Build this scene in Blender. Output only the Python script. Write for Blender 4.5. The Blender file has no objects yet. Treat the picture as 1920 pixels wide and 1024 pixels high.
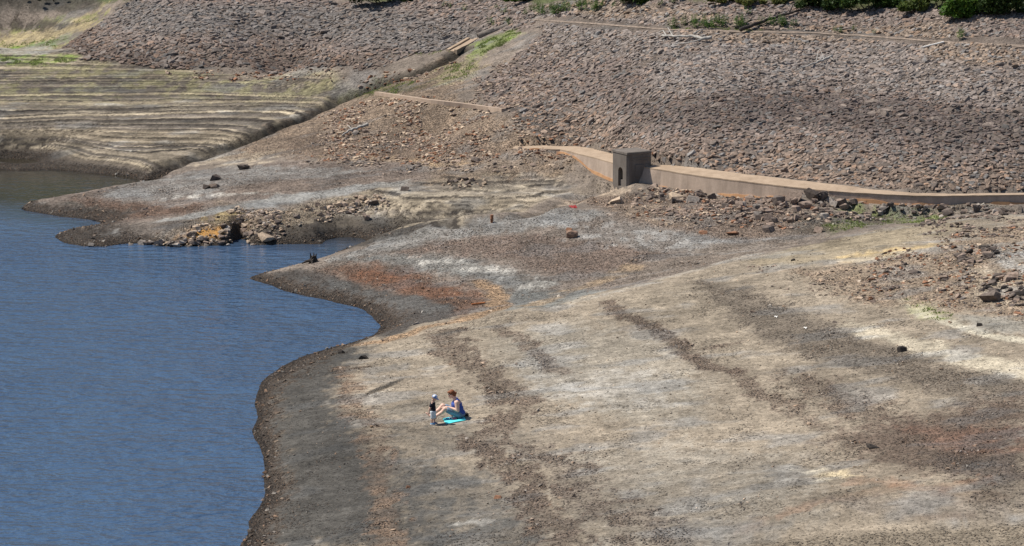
import bpy, bmesh, math, random
import numpy as np
from mathutils import Vector, Matrix, Euler
random.seed(7); RNG = np.random.default_rng(7)
R = math.radians
sc = bpy.context.scene
COL = sc.collection

# ---------------------------------------------------------------- camera
CAM_H, PITCH, FPX = 25.0, R(10.36), 6034.0
cd = bpy.data.cameras.new('camera'); cam = bpy.data.objects.new('camera', cd); COL.objects.link(cam)
cam.location = (0, 0, CAM_H); cam.rotation_euler = (math.pi/2 - PITCH, 0, 0)
cd.sensor_width = 36.0; cd.lens = 36.0*FPX/1920.0
cd.clip_start = 0.5; cd.clip_end = 5000
sc.camera = cam
# ---------------------------------------------------------------- sky, sun, exposure
SUN_AZ_LEFT, SUN_EL = R(76), R(56)          # sun stands high to the left, a little beyond the scene
SUN_DIR = Vector((-math.sin(SUN_AZ_LEFT)*math.cos(SUN_EL), math.cos(SUN_AZ_LEFT)*math.cos(SUN_EL), math.sin(SUN_EL)))
w = bpy.data.worlds.new('World'); sc.world = w; w.use_nodes = True
nt = w.node_tree; bg = nt.nodes['Background']
sky = nt.nodes.new('ShaderNodeTexSky'); sky.sky_type = 'NISHITA'; sky.sun_disc = False
sky.sun_elevation = SUN_EL; sky.sun_rotation = -SUN_AZ_LEFT
sky.air_density = 1.0; sky.dust_density = 0.3; sky.ozone_density = 2.0
nt.links.new(sky.outputs[0], bg.inputs[0]); bg.inputs[1].default_value = 0.08
sd = bpy.data.lights.new('sun', 'SUN'); sd.energy = 4.9; sd.angle = R(0.53); sd.color = (1.0, 0.935, 0.835)
so = bpy.data.objects.new('sun', sd); COL.objects.link(so)
so.rotation_euler = (-SUN_DIR).to_track_quat('-Z', 'Y').to_euler()
so.location = (-40, 150, 80)
sc.view_settings.view_transform = 'Standard'; sc.view_settings.look = 'None'
sc.view_settings.gamma = 1.0; sc.view_settings.use_curve_mapping = False
sc.view_settings.exposure = 0.30

# ---------------------------------------------------------------- helpers
CAMO = np.array([0, 0, CAM_H])
def ray(px, py):
    a = (px-960.0)/FPX; b = (512.0-py)/FPX
    return np.array([a, math.cos(PITCH)+b*math.sin(PITCH), -math.sin(PITCH)+b*math.cos(PITCH)])
def at_z(px, py, z):
    d = ray(px, py); t = (z-CAM_H)/d[2]
    return CAMO + d*t
def project(x, y, z):
    c, s = math.cos(PITCH), math.sin(PITCH)
    zz = z-CAM_H
    f = y*c - zz*s; u = y*s + zz*c
    return 960+FPX*x/f, 512-FPX*u/f

_perm = np.random.default_rng(3).permutation(512)
_perm = np.concatenate([_perm, _perm])
_ang = np.random.default_rng(4).random(512)*2*np.pi
_gx, _gy = np.cos(_ang), np.sin(_ang)
def perlin(x, y, seed=0):
    x = np.asarray(x, float)+seed*37.17; y = np.asarray(y, float)+seed*91.73
    xi = np.floor(x).astype(int); yi = np.floor(y).astype(int)
    xf = x-xi; yf = y-yi
    u = xf*xf*xf*(xf*(xf*6-15)+10); v = yf*yf*yf*(yf*(yf*6-15)+10)
    def g(ix, iy, fx, fy):
        h = _perm[(_perm[ix & 511]+iy) & 511]
        return _gx[h]*fx+_gy[h]*fy
    a = g(xi, yi, xf, yf); b = g(xi+1, yi, xf-1, yf); c = g(xi, yi+1, xf, yf-1); d = g(xi+1, yi+1, xf-1, yf-1)
    return (a+(b-a)*u)+((c+(d-c)*u)-(a+(b-a)*u))*v
def fbm(x, y, seed=0, octv=4):
    s = 0; amp = 1.0; f = 1.0
    for i in range(octv):
        s = s+amp*perlin(x*f, y*f, seed+i*7); amp *= 0.5; f *= 2.03
    return s*1.2
def sstep(a, b, x):
    t = np.clip((x-a)/(b-a), 0, 1); return t*t*(3-2*t)

def mesh_np(name, v, faces=None, loops=None, starts=None, cols=None, smooth=False):
    """verts Nx3; faces MxK array, or flat loops + starts"""
    me = bpy.data.meshes.new(name)
    v = np.asarray(v, np.float32)
    if faces is not None:
        faces = np.asarray(faces, np.int32); k = faces.shape[1]
        loops = faces.ravel(); starts = np.arange(0, len(loops), k, dtype=np.int32)
    me.vertices.add(len(v)); me.vertices.foreach_set('co', v.ravel())
    me.loops.add(len(loops)); me.loops.foreach_set('vertex_index', np.asarray(loops, np.int32))
    me.polygons.add(len(starts)); me.polygons.foreach_set('loop_start', np.asarray(starts, np.int32))
    if cols is not None:
        for nm, c in cols.items():
            c = np.asarray(c, np.float32)
            if c.ndim == 1:
                a = me.attributes.new(nm, 'FLOAT', 'POINT'); a.data.foreach_set('value', c)
            else:
                a = me.attributes.new(nm, 'FLOAT_COLOR', 'POINT')
                c4 = np.ones((len(c), 4), np.float32); c4[:, :3] = c[:, :3]
                a.data.foreach_set('color', c4.ravel())
    me.update(calc_edges=True); me.validate()
    me.polygons.foreach_set('use_smooth', np.full(len(me.polygons), smooth, bool))
    return me
def link(name, me, mat=None, parent=None, label=None, cat=None, group=None, kind=None):
    o = bpy.data.objects.new(name, me); COL.objects.link(o)
    if mat is not None and me is not None and not me.materials: me.materials.append(mat)
    if parent is not None: o.parent = parent
    if label: o['label'] = label
    if cat: o['category'] = cat
    if group: o['group'] = group
    if kind: o['kind'] = kind
    return o
def bm_obj(name, bm, mat, parent=None, smooth=False, **kw):
    me = bpy.data.meshes.new(name); bmesh.ops.recalc_face_normals(bm, faces=bm.faces[:])
    bm.to_mesh(me); bm.free()
    for p in me.polygons: p.use_smooth = smooth
    return link(name, me, mat, parent, **kw)
def empty(name, loc, rz=0, **kw):
    o = link(name, None, **kw); o.location = loc; o.rotation_euler = (0, 0, rz); o.empty_display_size = 0.2
    return o

# ---------------------------------------------------------------- materials
def node_mat(name):
    m = bpy.data.materials.new(name); m.use_nodes = True
    n = m.node_tree.nodes; l = m.node_tree.links
    return m, n, l, n['Principled BSDF']
def simple_mat(name, col, rough=0.8, var=0.25, scale=8.0, bump=0.2, spec=0.25):
    m, n, l, p = node_mat(name)
    g = n.new('ShaderNodeNewGeometry')
    t = n.new('ShaderNodeNewGeometry') if False else n.new('ShaderNodeTexCoord')
    nz = n.new('ShaderNodeTexNoise'); nz.inputs['Scale'].default_value = scale; nz.inputs['Detail'].default_value = 6
    l.new(t.outputs['Object'], nz.inputs['Vector'])
    mr = n.new('ShaderNodeMapRange'); mr.inputs[1].default_value = 0.3; mr.inputs[2].default_value = 0.7
    mr.inputs[3].default_value = 1-var; mr.inputs[4].default_value = 1+var
    l.new(nz.outputs['Fac'], mr.inputs[0])
    mx = n.new('ShaderNodeVectorMath'); mx.operation = 'SCALE'; mx.inputs[0].default_value = col[:3]
    l.new(mr.outputs[0], mx.inputs['Scale']); l.new(mx.outputs[0], p.inputs['Base Color'])
    p.inputs['Roughness'].default_value = rough; p.inputs['Specular IOR Level'].default_value = spec
    if bump:
        b = n.new('ShaderNodeBump'); b.inputs['Strength'].default_value = bump; b.inputs['Distance'].default_value = 0.03
        l.new(nz.outputs['Fac'], b.inputs['Height']); l.new(b.outputs[0], p.inputs['Normal'])
    return m
def attr_mat(name, rough=0.9, scale=6.0, var=0.3, bump=0.5, bdist=0.03, spec=0.2, trans=0.0):
    m, n, l, p = node_mat(name)
    a = n.new('ShaderNodeAttribute'); a.attribute_name = 'Col'
    g = n.new('ShaderNodeNewGeometry')
    nz = n.new('ShaderNodeTexNoise'); nz.inputs['Scale'].default_value = scale; nz.inputs['Detail'].default_value = 6
    l.new(g.outputs['Position'], nz.inputs['Vector'])
    mr = n.new('ShaderNodeMapRange'); mr.inputs[1].default_value = 0.3; mr.inputs[2].default_value = 0.7
    mr.inputs[3].default_value = 1-var; mr.inputs[4].default_value = 1+var
    l.new(nz.outputs['Fac'], mr.inputs[0])
    mx = n.new('ShaderNodeVectorMath'); mx.operation = 'SCALE'
    l.new(a.outputs['Color'], mx.inputs[0]); l.new(mr.outputs[0], mx.inputs['Scale']); l.new(mx.outputs[0], p.inputs['Base Color'])
    p.inputs['Roughness'].default_value = rough; p.inputs['Specular IOR Level'].default_value = spec
    if trans:
        p.inputs['Subsurface Weight'].default_value = 0.0
        tr = n.new('ShaderNodeBsdfTranslucent'); l.new(mx.outputs[0], tr.inputs['Color'])
        ms = n.new('ShaderNodeMixShader'); ms.inputs[0].default_value = trans
        l.new(p.outputs[0], ms.inputs[1]); l.new(tr.outputs[0], ms.inputs[2])
        l.new(ms.outputs[0], n['Material Output'].inputs['Surface'])
    if bump:
        b = n.new('ShaderNodeBump'); b.inputs['Strength'].default_value = bump; b.inputs['Distance'].default_value = bdist
        l.new(nz.outputs['Fac'], b.inputs['Height']); l.new(b.outputs[0], p.inputs['Normal'])
    return m
# ================================================================ terrain heights
# control heights (pixel x, pixel y, height above the water): each is a place on the real ground
CTRL = []
def cp(z, *pts):
    for p in pts: CTRL.append((p[0], p[1], z))
# shoreline of the near beach, the cove and the second spit
cp(0.0, (400,1200),(425,1100),(450,1024),(470,970),(495,900),(492,850),(472,810),(478,760),(490,715),(540,680),(600,657),(660,643),(700,628),
   (706,605),(690,585),(640,570),(600,560),(530,545),(465,522))
cp(0.0, (105,440),(130,458),(200,463),(300,462),(400,461),(470,460),(540,458),(620,458),(690,457))
cp(0.0, (125,431),(160,425),(190,419),(150,409),(95,403),(60,397),(38,387))
cp(0.0, (-200,316),(-80,317),(0,318),(70,319),(130,320),(200,328),(255,338))
# lake bed
cp(-0.9,(300,1024),(350,820),(380,700)); cp(-0.5,(560,620),(430,620),(440,560),(420,900))
cp(-2.0,(200,700),(100,900),(0,1000),(0,600),(200,560),(-300,800),(-300,500)); cp(-1.1,(50,470),(250,510),(0,420)); cp(-0.6,(420,490),(20,410))
cp(-0.5,(560,482),(620,472),(680,474),(100,382),(20,350),(180,366),(240,354)); cp(-0.35,(40,392)); cp(-0.25,(740,459))
cp(-1.0,(-100,360),(0,340)); cp(-0.15,(30,400),(108,418))
# near beach
cp(0.35,(600,1000),(560,850),(570,760)); cp(0.3,(640,680)); cp(0.55,(700,900),(690,780)); cp(0.9,(840,790)); cp(0.85,(900,1000)); cp(0.6,(800,700))
cp(1.05,(1000,900)); cp(1.15,(1000,700)); cp(1.45,(1200,800)); cp(1.5,(1300,1000)); cp(2.05,(1600,800)); cp(2.2,(1900,1000)); cp(2.5,(1900,800))
cp(1.55,(1200,650)); cp(2.0,(1450,650)); cp(2.5,(1650,560)); cp(3.0,(1850,520)); cp(2.9,(1900,620)); cp(2.1,(1600,950)); cp(0.8,(900,1150)); cp(1.6,(1500,1150)); cp(2.2,(2100,1150))
cp(3.1,(2100,600),(2100,800)); cp(3.3,(2100,450))
# crest of the near beach and the gully behind it
cp(0.42,(760,615)); cp(0.85,(950,574)); cp(1.35,(1150,543)); cp(1.95,(1400,482)); cp(2.6,(1700,425)); cp(2.95,(1880,400))
cp(0.3,(790,600)); cp(0.5,(960,563)); cp(0.95,(1140,532)); cp(1.55,(1370,470)); cp(2.05,(1650,418)); cp(2.35,(1850,397))
# second spit
cp(0.5,(590,489)); cp(1.0,(700,456)); cp(1.5,(830,430)); cp(1.8,(930,410)); cp(2.05,(1100,390)); cp(0.3,(560,515)); cp(0.5,(700,520)); cp(0.3,(760,575))
cp(0.75,(850,510)); cp(1.15,(1000,475)); cp(0.6,(930,540)); cp(1.75,(1200,430)); cp(1.95,(1400,420)); cp(1.0,(1130,510)); cp(2.2,(1350,385)); cp(2.3,(1550,395)); cp(2.45,(1500,370)); cp(2.35,(1750,388))
# ground at the foot of the wall
cp(2.0,(1176,354)); cp(1.95,(1150,343)); cp(2.1,(1250,362)); cp(2.3,(1400,360)); cp(2.4,(1560,369)); cp(2.4,(1720,383)); cp(2.45,(1920,378)); cp(2.5,(2100,370))
cp(2.05,(1115,325)); cp(2.3,(1085,295)); cp(2.6,(960,276))
# behind the second spit: mouth of the drain, inlet banks, terraces
cp(1.6,(1090,372)); cp(1.0,(985,402)); cp(0.7,(900,412)); cp(0.2,(820,440)); cp(0.52,(600,430),(700,430)); cp(0.75,(780,425)); cp(0.8,(600,400)); cp(1.1,(780,390)); cp(1.5,(950,360)); cp(1.95,(1050,322)); cp(1.45,(830,350))
cp(0.85,(520,395))
# third and fourth spits
cp(0.5,(300,424)); cp(0.85,(440,391)); cp(0.6,(350,406)); cp(0.3,(250,433)); cp(0.2,(170,440)); cp(1.05,(560,372)); cp(0.82,(400,382)); cp(0.55,(300,400)); cp(0.3,(230,412))
cp(0.3,(100,370)); cp(0.6,(200,351)); cp(0.8,(270,340)); cp(0.65,(300,368)); cp(1.0,(400,350)); cp(1.2,(550,340)); cp(1.5,(700,328)); cp(0.35,(180,390)); cp(0.2,(110,392)); cp(0.95,(400,325)); cp(1.15,(500,300))
# far bank with strand lines
cp(0.12,(285,338)); cp(0.18,(0,310),(60,311),(-150,309),(130,312)); cp(0.45,(0,299),(-200,298)); cp(0.42,(150,302)); cp(0.4,(260,318)); cp(1.2,(0,250),(-200,250)); cp(2.0,(0,200),(-200,200)); cp(2.75,(0,150),(-200,150)); cp(3.5,(0,90),(-200,90)); cp(3.9,(0,45),(-200,45)); cp(5.0,(0,0),(-200,0)); cp(6.5,(0,-40),(-200,-40))
cp(1.25,(250,250)); cp(2.0,(250,200)); cp(3.05,(300,135)); cp(0.7,(350,290)); cp(1.3,(450,255)); cp(1.9,(560,205)); cp(2.5,(640,175)); cp(2.8,(560,140)); cp(3.2,(110,95)); cp(3.15,(480,130))
cp(0.75,(400,295)); cp(1.4,(520,265)); cp(1.5,(600,290)); cp(1.9,(700,260)); cp(2.2,(640,220)); cp(2.1,(850,290)); cp(2.5,(850,240))
# stone-pitched banks
cp(4.3,(200,70)); cp(4.9,(400,60)); cp(5.6,(300,15)); cp(6.6,(300,-30)); cp(4.5,(650,80)); cp(5.9,(650,10)); cp(6.9,(700,-30)); cp(4.2,(600,100)); cp(4.6,(820,105)); cp(5.0,(870,82)); cp(5.7,(920,55))
cp(2.95,(705,178)); cp(3.45,(830,195)); cp(3.8,(945,208)); cp(3.2,(980,255)); cp(4.6,(950,140)); cp(3.9,(800,140)); cp(6.6,(950,15)); cp(6.2,(1000,60))
cp(2.95,(1090,275)); cp(3.05,(1190,300)); cp(5.2,(1200,180)); cp(6.3,(1300,120)); cp(7.3,(1300,60)); cp(8.0,(1300,20)); cp(9.3,(1300,-40)); cp(4.95,(1080,150)); cp(3.65,(1080,225)); cp(3.1,(1300,316)); cp(4.2,(1400,260)); cp(3.0,(1560,343)); cp(5.5,(1550,180))
cp(2.9,(1720,358)); cp(3.95,(1750,300)); cp(2.9,(1920,357)); cp(4.0,(1900,295)); cp(5.6,(1900,200)); cp(7.1,(1900,110)); cp(7.9,(1900,70)); cp(8.6,(1900,28)); cp(10,(1900,-40))
cp(6.7,(1600,100)); cp(7.6,(1600,50)); cp(8.3,(1600,15)); cp(3.0,(2150,350)); cp(5.6,(2150,200)); cp(8.0,(2150,60)); cp(9.8,(2150,-30))
P = np.array([at_z(x, y, z) for x, y, z in CTRL])
def tps_fit(xy, z, lam):
    n = len(xy); S = 20.0; q = xy/S
    d2 = ((q[:, None]-q[None])**2).sum(-1); K = np.where(d2 > 0, d2*np.log(np.maximum(d2, 1e-12)), 0)
    A = np.zeros((n+3, n+3)); A[:n, :n] = K+lam*np.eye(n); A[:n, n:] = np.c_[np.ones(n), q]; A[n:, :n] = A[:n, n:].T
    return np.linalg.solve(A, np.r_[z, 0, 0, 0]), q, S
_W, _Q, _S = tps_fit(P[:, :2], P[:, 2], 0.0008)
def tps(x, y):
    x = np.asarray(x).ravel()/_S; y = np.asarray(y).ravel()/_S; out = np.empty(len(x)); n = len(_Q)
    for i in range(0, len(x), 20000):
        xs, ys = x[i:i+20000], y[i:i+20000]
        d2 = (xs[:, None]-_Q[None, :, 0])**2+(ys[:, None]-_Q[None, :, 1])**2
        K = d2*np.log(np.maximum(d2, 1e-12))
        out[i:i+20000] = K@_W[:n]+_W[n]+_W[n+1]*xs+_W[n+2]*ys
    return out
# coarse lattice, then cubic-free bilinear on a fine grid (lattice 0.5 m)
CXA, CYA = np.arange(-44, 44.01, 0.5), np.arange(84, 216.01, 0.5)
_cg = tps(*np.meshgrid(CXA, CYA)).reshape(len(CYA), len(CXA))
def bil(xa, ya, grid, x, y):
    x = np.clip(x, xa[0], xa[-1]-1e-6); y = np.clip(y, ya[0], ya[-1]-1e-6)
    i = np.clip(np.searchsorted(xa, x, 'right')-1, 0, len(xa)-2); j = np.clip(np.searchsorted(ya, y, 'right')-1, 0, len(ya)-2)
    u = (x-xa[i])/(xa[i+1]-xa[i]); v = (y-ya[j])/(ya[j+1]-ya[j])
    return grid[j, i]*(1-u)*(1-v)+grid[j, i+1]*u*(1-v)+grid[j+1, i]*(1-u)*v+grid[j+1, i+1]*u*v
def base_h(x, y):
    h = bil(CXA, CYA, _cg, x, y)
    h = np.clip(h, -3.5, 11.0)
    yb = 209-30*sstep(0, 14, x); h = h+np.clip(np.clip(y-yb, 0, None)*0.34*sstep(yb, yb+25, y), 0, 34)
    h = np.where(y < 84, h+(23.3-h)*sstep(55, 0, y), h)
    return h
# raycast of a pixel on the ground
def ground_hit(px, py, fn=None):
    fn = fn or surf
    d = ray(px, py)
    t = np.arange(80, 330, 0.25)
    p = CAMO[None]+d[None]*t[:, None]
    g = p[:, 2]-fn(p[:, 0], p[:, 1])
    k = np.argmax(g < 0)
    if g[k] >= 0: k = len(t)-1
    a, b = t[max(k-1, 0)], t[k]
    for _ in range(14):
        m = (a+b)/2; q = CAMO+d*m
        if q[2]-fn(np.array([q[0]]), np.array([q[1]]))[0] < 0: b = m
        else: a = m
    return CAMO+d*b
_hit = {}
def G(px, py):
    k = (px, py)
    if k not in _hit: _hit[k] = ground_hit(px, py)
    return _hit[k]
surf = base_h

def poly_sd(pts, x, y):
    """signed distance (inside > 0) of points to a polygon, both in world metres"""
    pts = np.asarray(pts); n = len(pts); dmin = np.full(x.shape, 1e9); inside = np.zeros(x.shape, bool)
    for i in range(n):
        x0, y0 = pts[i]; x1, y1 = pts[(i+1) % n]
        ex, ey = x1-x0, y1-y0; L = ex*ex+ey*ey+1e-12
        t = np.clip(((x-x0)*ex+(y-y0)*ey)/L, 0, 1)
        dmin = np.minimum(dmin, (x-x0-t*ex)**2+(y-y0-t*ey)**2)
        c = ((y0 > y) != (y1 > y)) & (x < (x1-x0)*(y-y0)/((y1-y0) if abs(y1-y0) > 1e-9 else 1e-9)+x0)
        inside ^= c
    d = np.sqrt(dmin)
    return np.where(inside, d, -d)
def line_d(pts, x, y):
    pts = np.asarray(pts); dmin = np.full(x.shape, 1e9)
    for i in range(len(pts)-1):
        x0, y0 = pts[i]; x1, y1 = pts[i+1]
        ex, ey = x1-x0, y1-y0; L = ex*ex+ey*ey+1e-12
        t = np.clip(((x-x0)*ex+(y-y0)*ey)/L, 0, 1)
        dmin = np.minimum(dmin, (x-x0-t*ex)**2+(y-y0-t*ey)**2)
    return np.sqrt(dmin)
def GW(pp): return np.array([G(a, b)[:2] for a, b in pp])

# ---------------------------------------------------------------- the fine grid
def axis(lo, hi, step, far_lo, far_hi):
    core = list(np.arange(lo, hi, step)); a = []; s = step; p = lo
    while p > far_lo: s *= 1.35; p -= s; a.append(p)
    b = []; s = step; p = core[-1]
    while p < far_hi: s *= 1.35; p += s; b.append(p)
    return np.array(a[::-1]+core+b)
gxa = axis(-37, 37, 0.105, -700, 700)
ycore = [88.0]
while ycore[-1] < 212: ycore.append(ycore[-1]+(0.15+0.0007*(ycore[-1]-88) if not 164 < ycore[-1] < 189 else 0.125))
up = []; p, s = ycore[-1], 0.25
while p < 1500: s *= 1.3; p += s; up.append(p)
dn = []; p, s = ycore[0], 0.2
while p > -60: s *= 1.3; p -= s; dn.append(p)
gya = np.array(dn[::-1]+ycore+up)
GX, GY = np.meshgrid(gxa, gya); SH = GX.shape
X, Y = GX.ravel(), GY.ravel()
Z0 = base_h(X, Y)
PX, PY_ = None, None
core = (np.abs(X) < 38) & (Y > 86) & (Y < 214)

# relief
n_low = fbm(X*0.22, Y*0.22, 1, 4); n_mid = fbm(X*0.9, Y*0.9, 2, 4); n_hi = fbm(X*2.7, Y*2.7, 3, 3)
Z = Z0+core*(0.05*n_low+0.030*n_mid+0.012*n_hi)*np.clip(0.35+np.abs(Z0)*1.2, 0.2, 1)
# strand-line terraces on the far bank and beside the inlet
T1 = GW([(-260,319),(-80,321),(130,322),(280,338),(420,285),(660,185),(760,170),(620,132),(350,132),(110,96),(-260,70)])
T2 = GW([(690,458),(560,432),(480,405),(700,352),(830,330),(990,322),(1045,326),(1080,352),(990,395),(880,425),(800,438)])
lev = np.cumsum(np.r_[-0.5, np.random.default_rng(11).uniform(0.055, 0.16, 100)])
def terrace(z, x, y, k):
    zz = z+0.040*fbm(x*0.07, y*0.25, 21, 3)+0.011*fbm(x*0.6, y*0.9, 22, 3)
    i = np.clip(np.searchsorted(lev, zz, 'right')-1, 0, len(lev)-2)
    h = lev[i+1]-lev[i]; t = (zz-lev[i])/h
    hard = 0.35+0.65*np.abs(np.sin(i*12.9898)*43758.5453 % 1)
    hard = hard*np.clip(0.75+0.9*fbm(x*0.11, y*0.3+i*5.3, 25, 2), 0.15, 1.0)
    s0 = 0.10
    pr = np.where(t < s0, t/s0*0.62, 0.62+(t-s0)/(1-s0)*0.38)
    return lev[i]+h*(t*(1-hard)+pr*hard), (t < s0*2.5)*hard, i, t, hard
m1 = sstep(-0.6, 0.8, poly_sd(T1, X, Y)); m2 = sstep(-0.4, 0.6, poly_sd(T2, X, Y))
tz, riser, lvi, TT, THARD = terrace(Z, X, Y, 1)
mt = np.maximum(m1, m2)*sstep(0.2, 0.65, Z0)
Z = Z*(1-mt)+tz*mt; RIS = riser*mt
# drain gully running from the pipe to the inlet of the far water
gul = GW([(868,92),(840,108),(800,128),(740,148),(690,165),(640,185),(560,222),(470,258),(400,285),(330,303),(290,325)])
dg = line_d(gul, X+0.25*fbm(X*0.7, Y*0.7, 31, 3), Y+0.35*fbm(X*0.6, Y*0.6, 33, 3))
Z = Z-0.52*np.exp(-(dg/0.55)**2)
# runnel below the arch
run = GW([(1160,344),(1120,358),(1060,382),(985,404),(930,412),(860,424)])
dr = line_d(run, X, Y); Z = Z-0.20*np.exp(-((dr-0.1)/0.5)**2)+0.16*np.exp(-((dr-1.25)/0.45)**2)*(X < run[0, 0]-1.2)
# undercut bank on the near side of the orange spit, with a hollow
hol = at_z(447, 455, 0.15); hd = np.sqrt(((X-hol[0])/0.42)**2+((Y-hol[1]-0.9)/1.5)**2)
Z = Z-0.8*np.exp(-hd**4)
# small cracks on the beach near the people
ck = GW([(690,738),(720,726),(752,711)]); Z = Z-0.10*np.exp(-(line_d(ck, X, Y)/0.10)**2)
FR = [(1204,313),(1240,318),(1280,325),(1330,332),(1385,339),(1430,344),(1470,349),(1554,358),(1632,363),(1720,367),(1786,367),(1920,365),(2100,358)]
HR = [0.80,0.82,0.83,0.80,0.70,0.62,0.52,0.42,0.38,0.40,0.42,0.36,0.35]
BR = [(0.75,0.03),(0.95,0.10),(0.95,0.15),(0.95,0.17),(0.95,0.15),(0.95,0.17),(0.95,0.17),(0.9,0.16),(0.7,0.08),(0.55,0.03),(0.4,0.02),(0.4,0.02),(0.4,0.02)]
ZR = [2.92,2.92,2.92,2.93,2.94,2.94,2.94,2.92,2.88,2.86,2.86,2.86,2.86]
FL = [(960,279),(1010,279),(1050,280),(1080,287),(1113,295),(1152,306)]
HL = [0.10,0.10,0.15,0.30,0.70,0.85]
BL = [(0.7,0.04),(0.8,0.05),(0.9,0.06),(1.0,0.14),(1.0,0.12),(1.0,0.14)]
ZL = [2.58,2.62,2.68,2.75,2.80,2.86]

def wall_fit(z, front, hh, zs, ext=(0.3, 0.3)):
    """cut the ground to a step along a wall: down to its foot in front, up to its coping behind"""
    P_ = np.array([at_z(a, b, q) for (a, b), q in zip(front, zs)]); k = np.where((Y > 125) & (Y < 175) & (np.abs(X) < 45))[0]; x, y = X[k], Y[k]
    best = np.full(len(k), 1e9); top = np.zeros(len(k)); foot = np.zeros(len(k)); side = np.zeros(len(k))
    for i in range(len(P_)-1):
        e = P_[i+1, :2]-P_[i, :2]; L = e@e; t = ((x-P_[i, 0])*e[0]+(y-P_[i, 1])*e[1])/L; tc = np.clip(t, 0, 1)
        d = np.hypot(x-P_[i, 0]-tc*e[0], y-P_[i, 1]-tc*e[1]); m = d < best; best[m] = d[m]
        zt = zs[i]+(zs[i+1]-zs[i])*tc; zf = zt-(hh[i]+(hh[i+1]-hh[i])*tc)
        top[m] = zt[m]; foot[m] = zf[m]; side[m] = ((e[0]*(y-P_[i, 1])-e[1]*(x-P_[i, 0]))/np.sqrt(L))[m]
    nz_ = 0.05*fbm(x*1.3, y*1.3, 77, 3); inx = (x > P_[0, 0]-0.1) & (x < P_[-1, 0]+0.1); best = np.where(inx, best, 99)
    zk = z[k]; f = side < 0.28
    lo = foot+0.04+0.13*best+nz_; w_ = sstep(4.0, 1.5, best)
    zf_ = np.where(f & (best < 5), zk*(1-w_)+np.minimum(zk, lo)*w_, zk)
    zf_ = np.where(f & (best < 0.6), np.maximum(zf_, foot-0.05), zf_)
    zf_ = np.where(~f & (best < 1.0), np.minimum(zf_, top-0.06), zf_)
    w2 = sstep(4.0, 1.6, best)
    zf_ = np.where(~f & (best >= 1.0) & (best < 4) & inx, np.maximum(zf_, (top+0.02+0.22*(best-1.0))*w2+zf_*(1-w2)), zf_)
    z[k] = zf_; return z
Z = wall_fit(Z, [(1150,306)]+FR, [0.86]+HR, [2.9]+ZR); Z = wall_fit(Z, FL, HL, ZL)
hp0 = at_z(1512, 386, 2.3); Z = Z+0.42*np.exp(-((X-hp0[0])/1.5)**2-((Y-hp0[1])/1.0)**2)*(1+0.3*n_mid)
ZG = Z.reshape(SH)
def surf(x, y): return bil(gxa, gya, ZG, x, y)
_hit.clear()
def surf_n(x, y, e=0.35):
    dx = (surf(x+e, y)-surf(x-e, y))/(2*e); dy = (surf(x, y+e)-surf(x, y-e))/(2*e)
    n = np.stack([-dx, -dy, np.ones_like(dx)], -1); return n/np.linalg.norm(n, axis=-1, keepdims=True)
# ================================================================ ground colours (mud, silt and gravel, with riser shade painted in; world metres)
ci = np.where(core)[0]; cx, cy, cz = X[ci], Y[ci], Z[ci]
NW1 = fbm(cx*0.55, cy*0.30, 41, 5); NW2 = fbm(cx*0.45, cy*0.25, 47, 5); NS = fbm(cx*1.6, cy*0.8, 51, 4); NF = fbm(cx*4.0, cy*2.2, 55, 3)
PAT = fbm(cx*0.18, cy*0.12, 61, 5); PAT2 = fbm(cx*0.35, cy*0.9, 64, 5)
C = np.tile(np.array([0.295, 0.246, 0.187]), (len(ci), 1))
GR = np.zeros(len(ci)); GN = np.zeros(len(ci))
def area(pp, col, a=1.0, soft=0.5, rag=0.8, gr=None, patchy=0.0, warp=0.3):
    """blend a colour into a region outlined on the ground; rag = ragged edge in metres"""
    w_ = GW(pp)
    x0, y0 = w_.min(0)-3; x1, y1 = w_.max(0)+3
    k = np.where((cx > x0) & (cx < x1) & (cy > y0) & (cy < y1))[0]
    sd = poly_sd(w_, cx[k]+warp*NW2[k], cy[k]+warp*1.6*NW1[k])
    m = sstep(-soft, soft, sd+rag*(0.7*NS[k]+0.5*NF[k]))*a
    if patchy: m = m*(1-patchy+patchy*sstep(-0.15, 0.25, 0.6*PAT2[k]+0.5*NS[k]+0.25*NF[k]))
    if col is not None: C[k] = C[k]*(1-m[:, None])+np.array(col)*m[:, None]
    if gr is not None: GR[k] = GR[k]*(1-m)+gr*m
    return k, m
def strip(pp, wid, col, a=1.0, rag=0.5, gr=None, patchy=0.0, warp=0.3, soft=None):
    w_ = GW(pp); x0, y0 = w_.min(0)-wid-3; x1, y1 = w_.max(0)+wid+3
    k = np.where((cx > x0) & (cx < x1) & (cy > y0) & (cy < y1))[0]
    d = line_d(w_, cx[k]+warp*NW2[k], cy[k]+warp*1.6*NW1[k])
    s_ = soft or wid*0.4
    m = sstep(-s_, s_, wid-d+rag*wid*(0.9*NS[k]+0.6*NF[k]))*a
    if patchy: m = m*(1-patchy+patchy*sstep(-0.15, 0.25, 0.6*PAT2[k]+0.5*NS[k]+0.25*NF[k]))
    if col is not None: C[k] = C[k]*(1-m[:, None])+np.array(col)*m[:, None]
    if gr is not None: GR[k] = GR[k]*(1-m)+gr*m
    return k, m
SAND=(0.345,0.288,0.212); PALE=(0.46,0.40,0.305); GREY=(0.27,0.258,0.235); SILT=(0.34,0.335,0.32); WHITE=(0.44,0.415,0.37)
DK=(0.062,0.056,0.050); WET=(0.030,0.026,0.023); BRN=(0.165,0.122,0.094); RUST=(0.26,0.10,0.048); TAN=(0.40,0.27,0.165); OCH=(0.44,0.27,0.10); MUDG=(0.125,0.118,0.105)
GRN=(0.13,0.16,0.045); DKG=(0.085,0.082,0.072)
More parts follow.
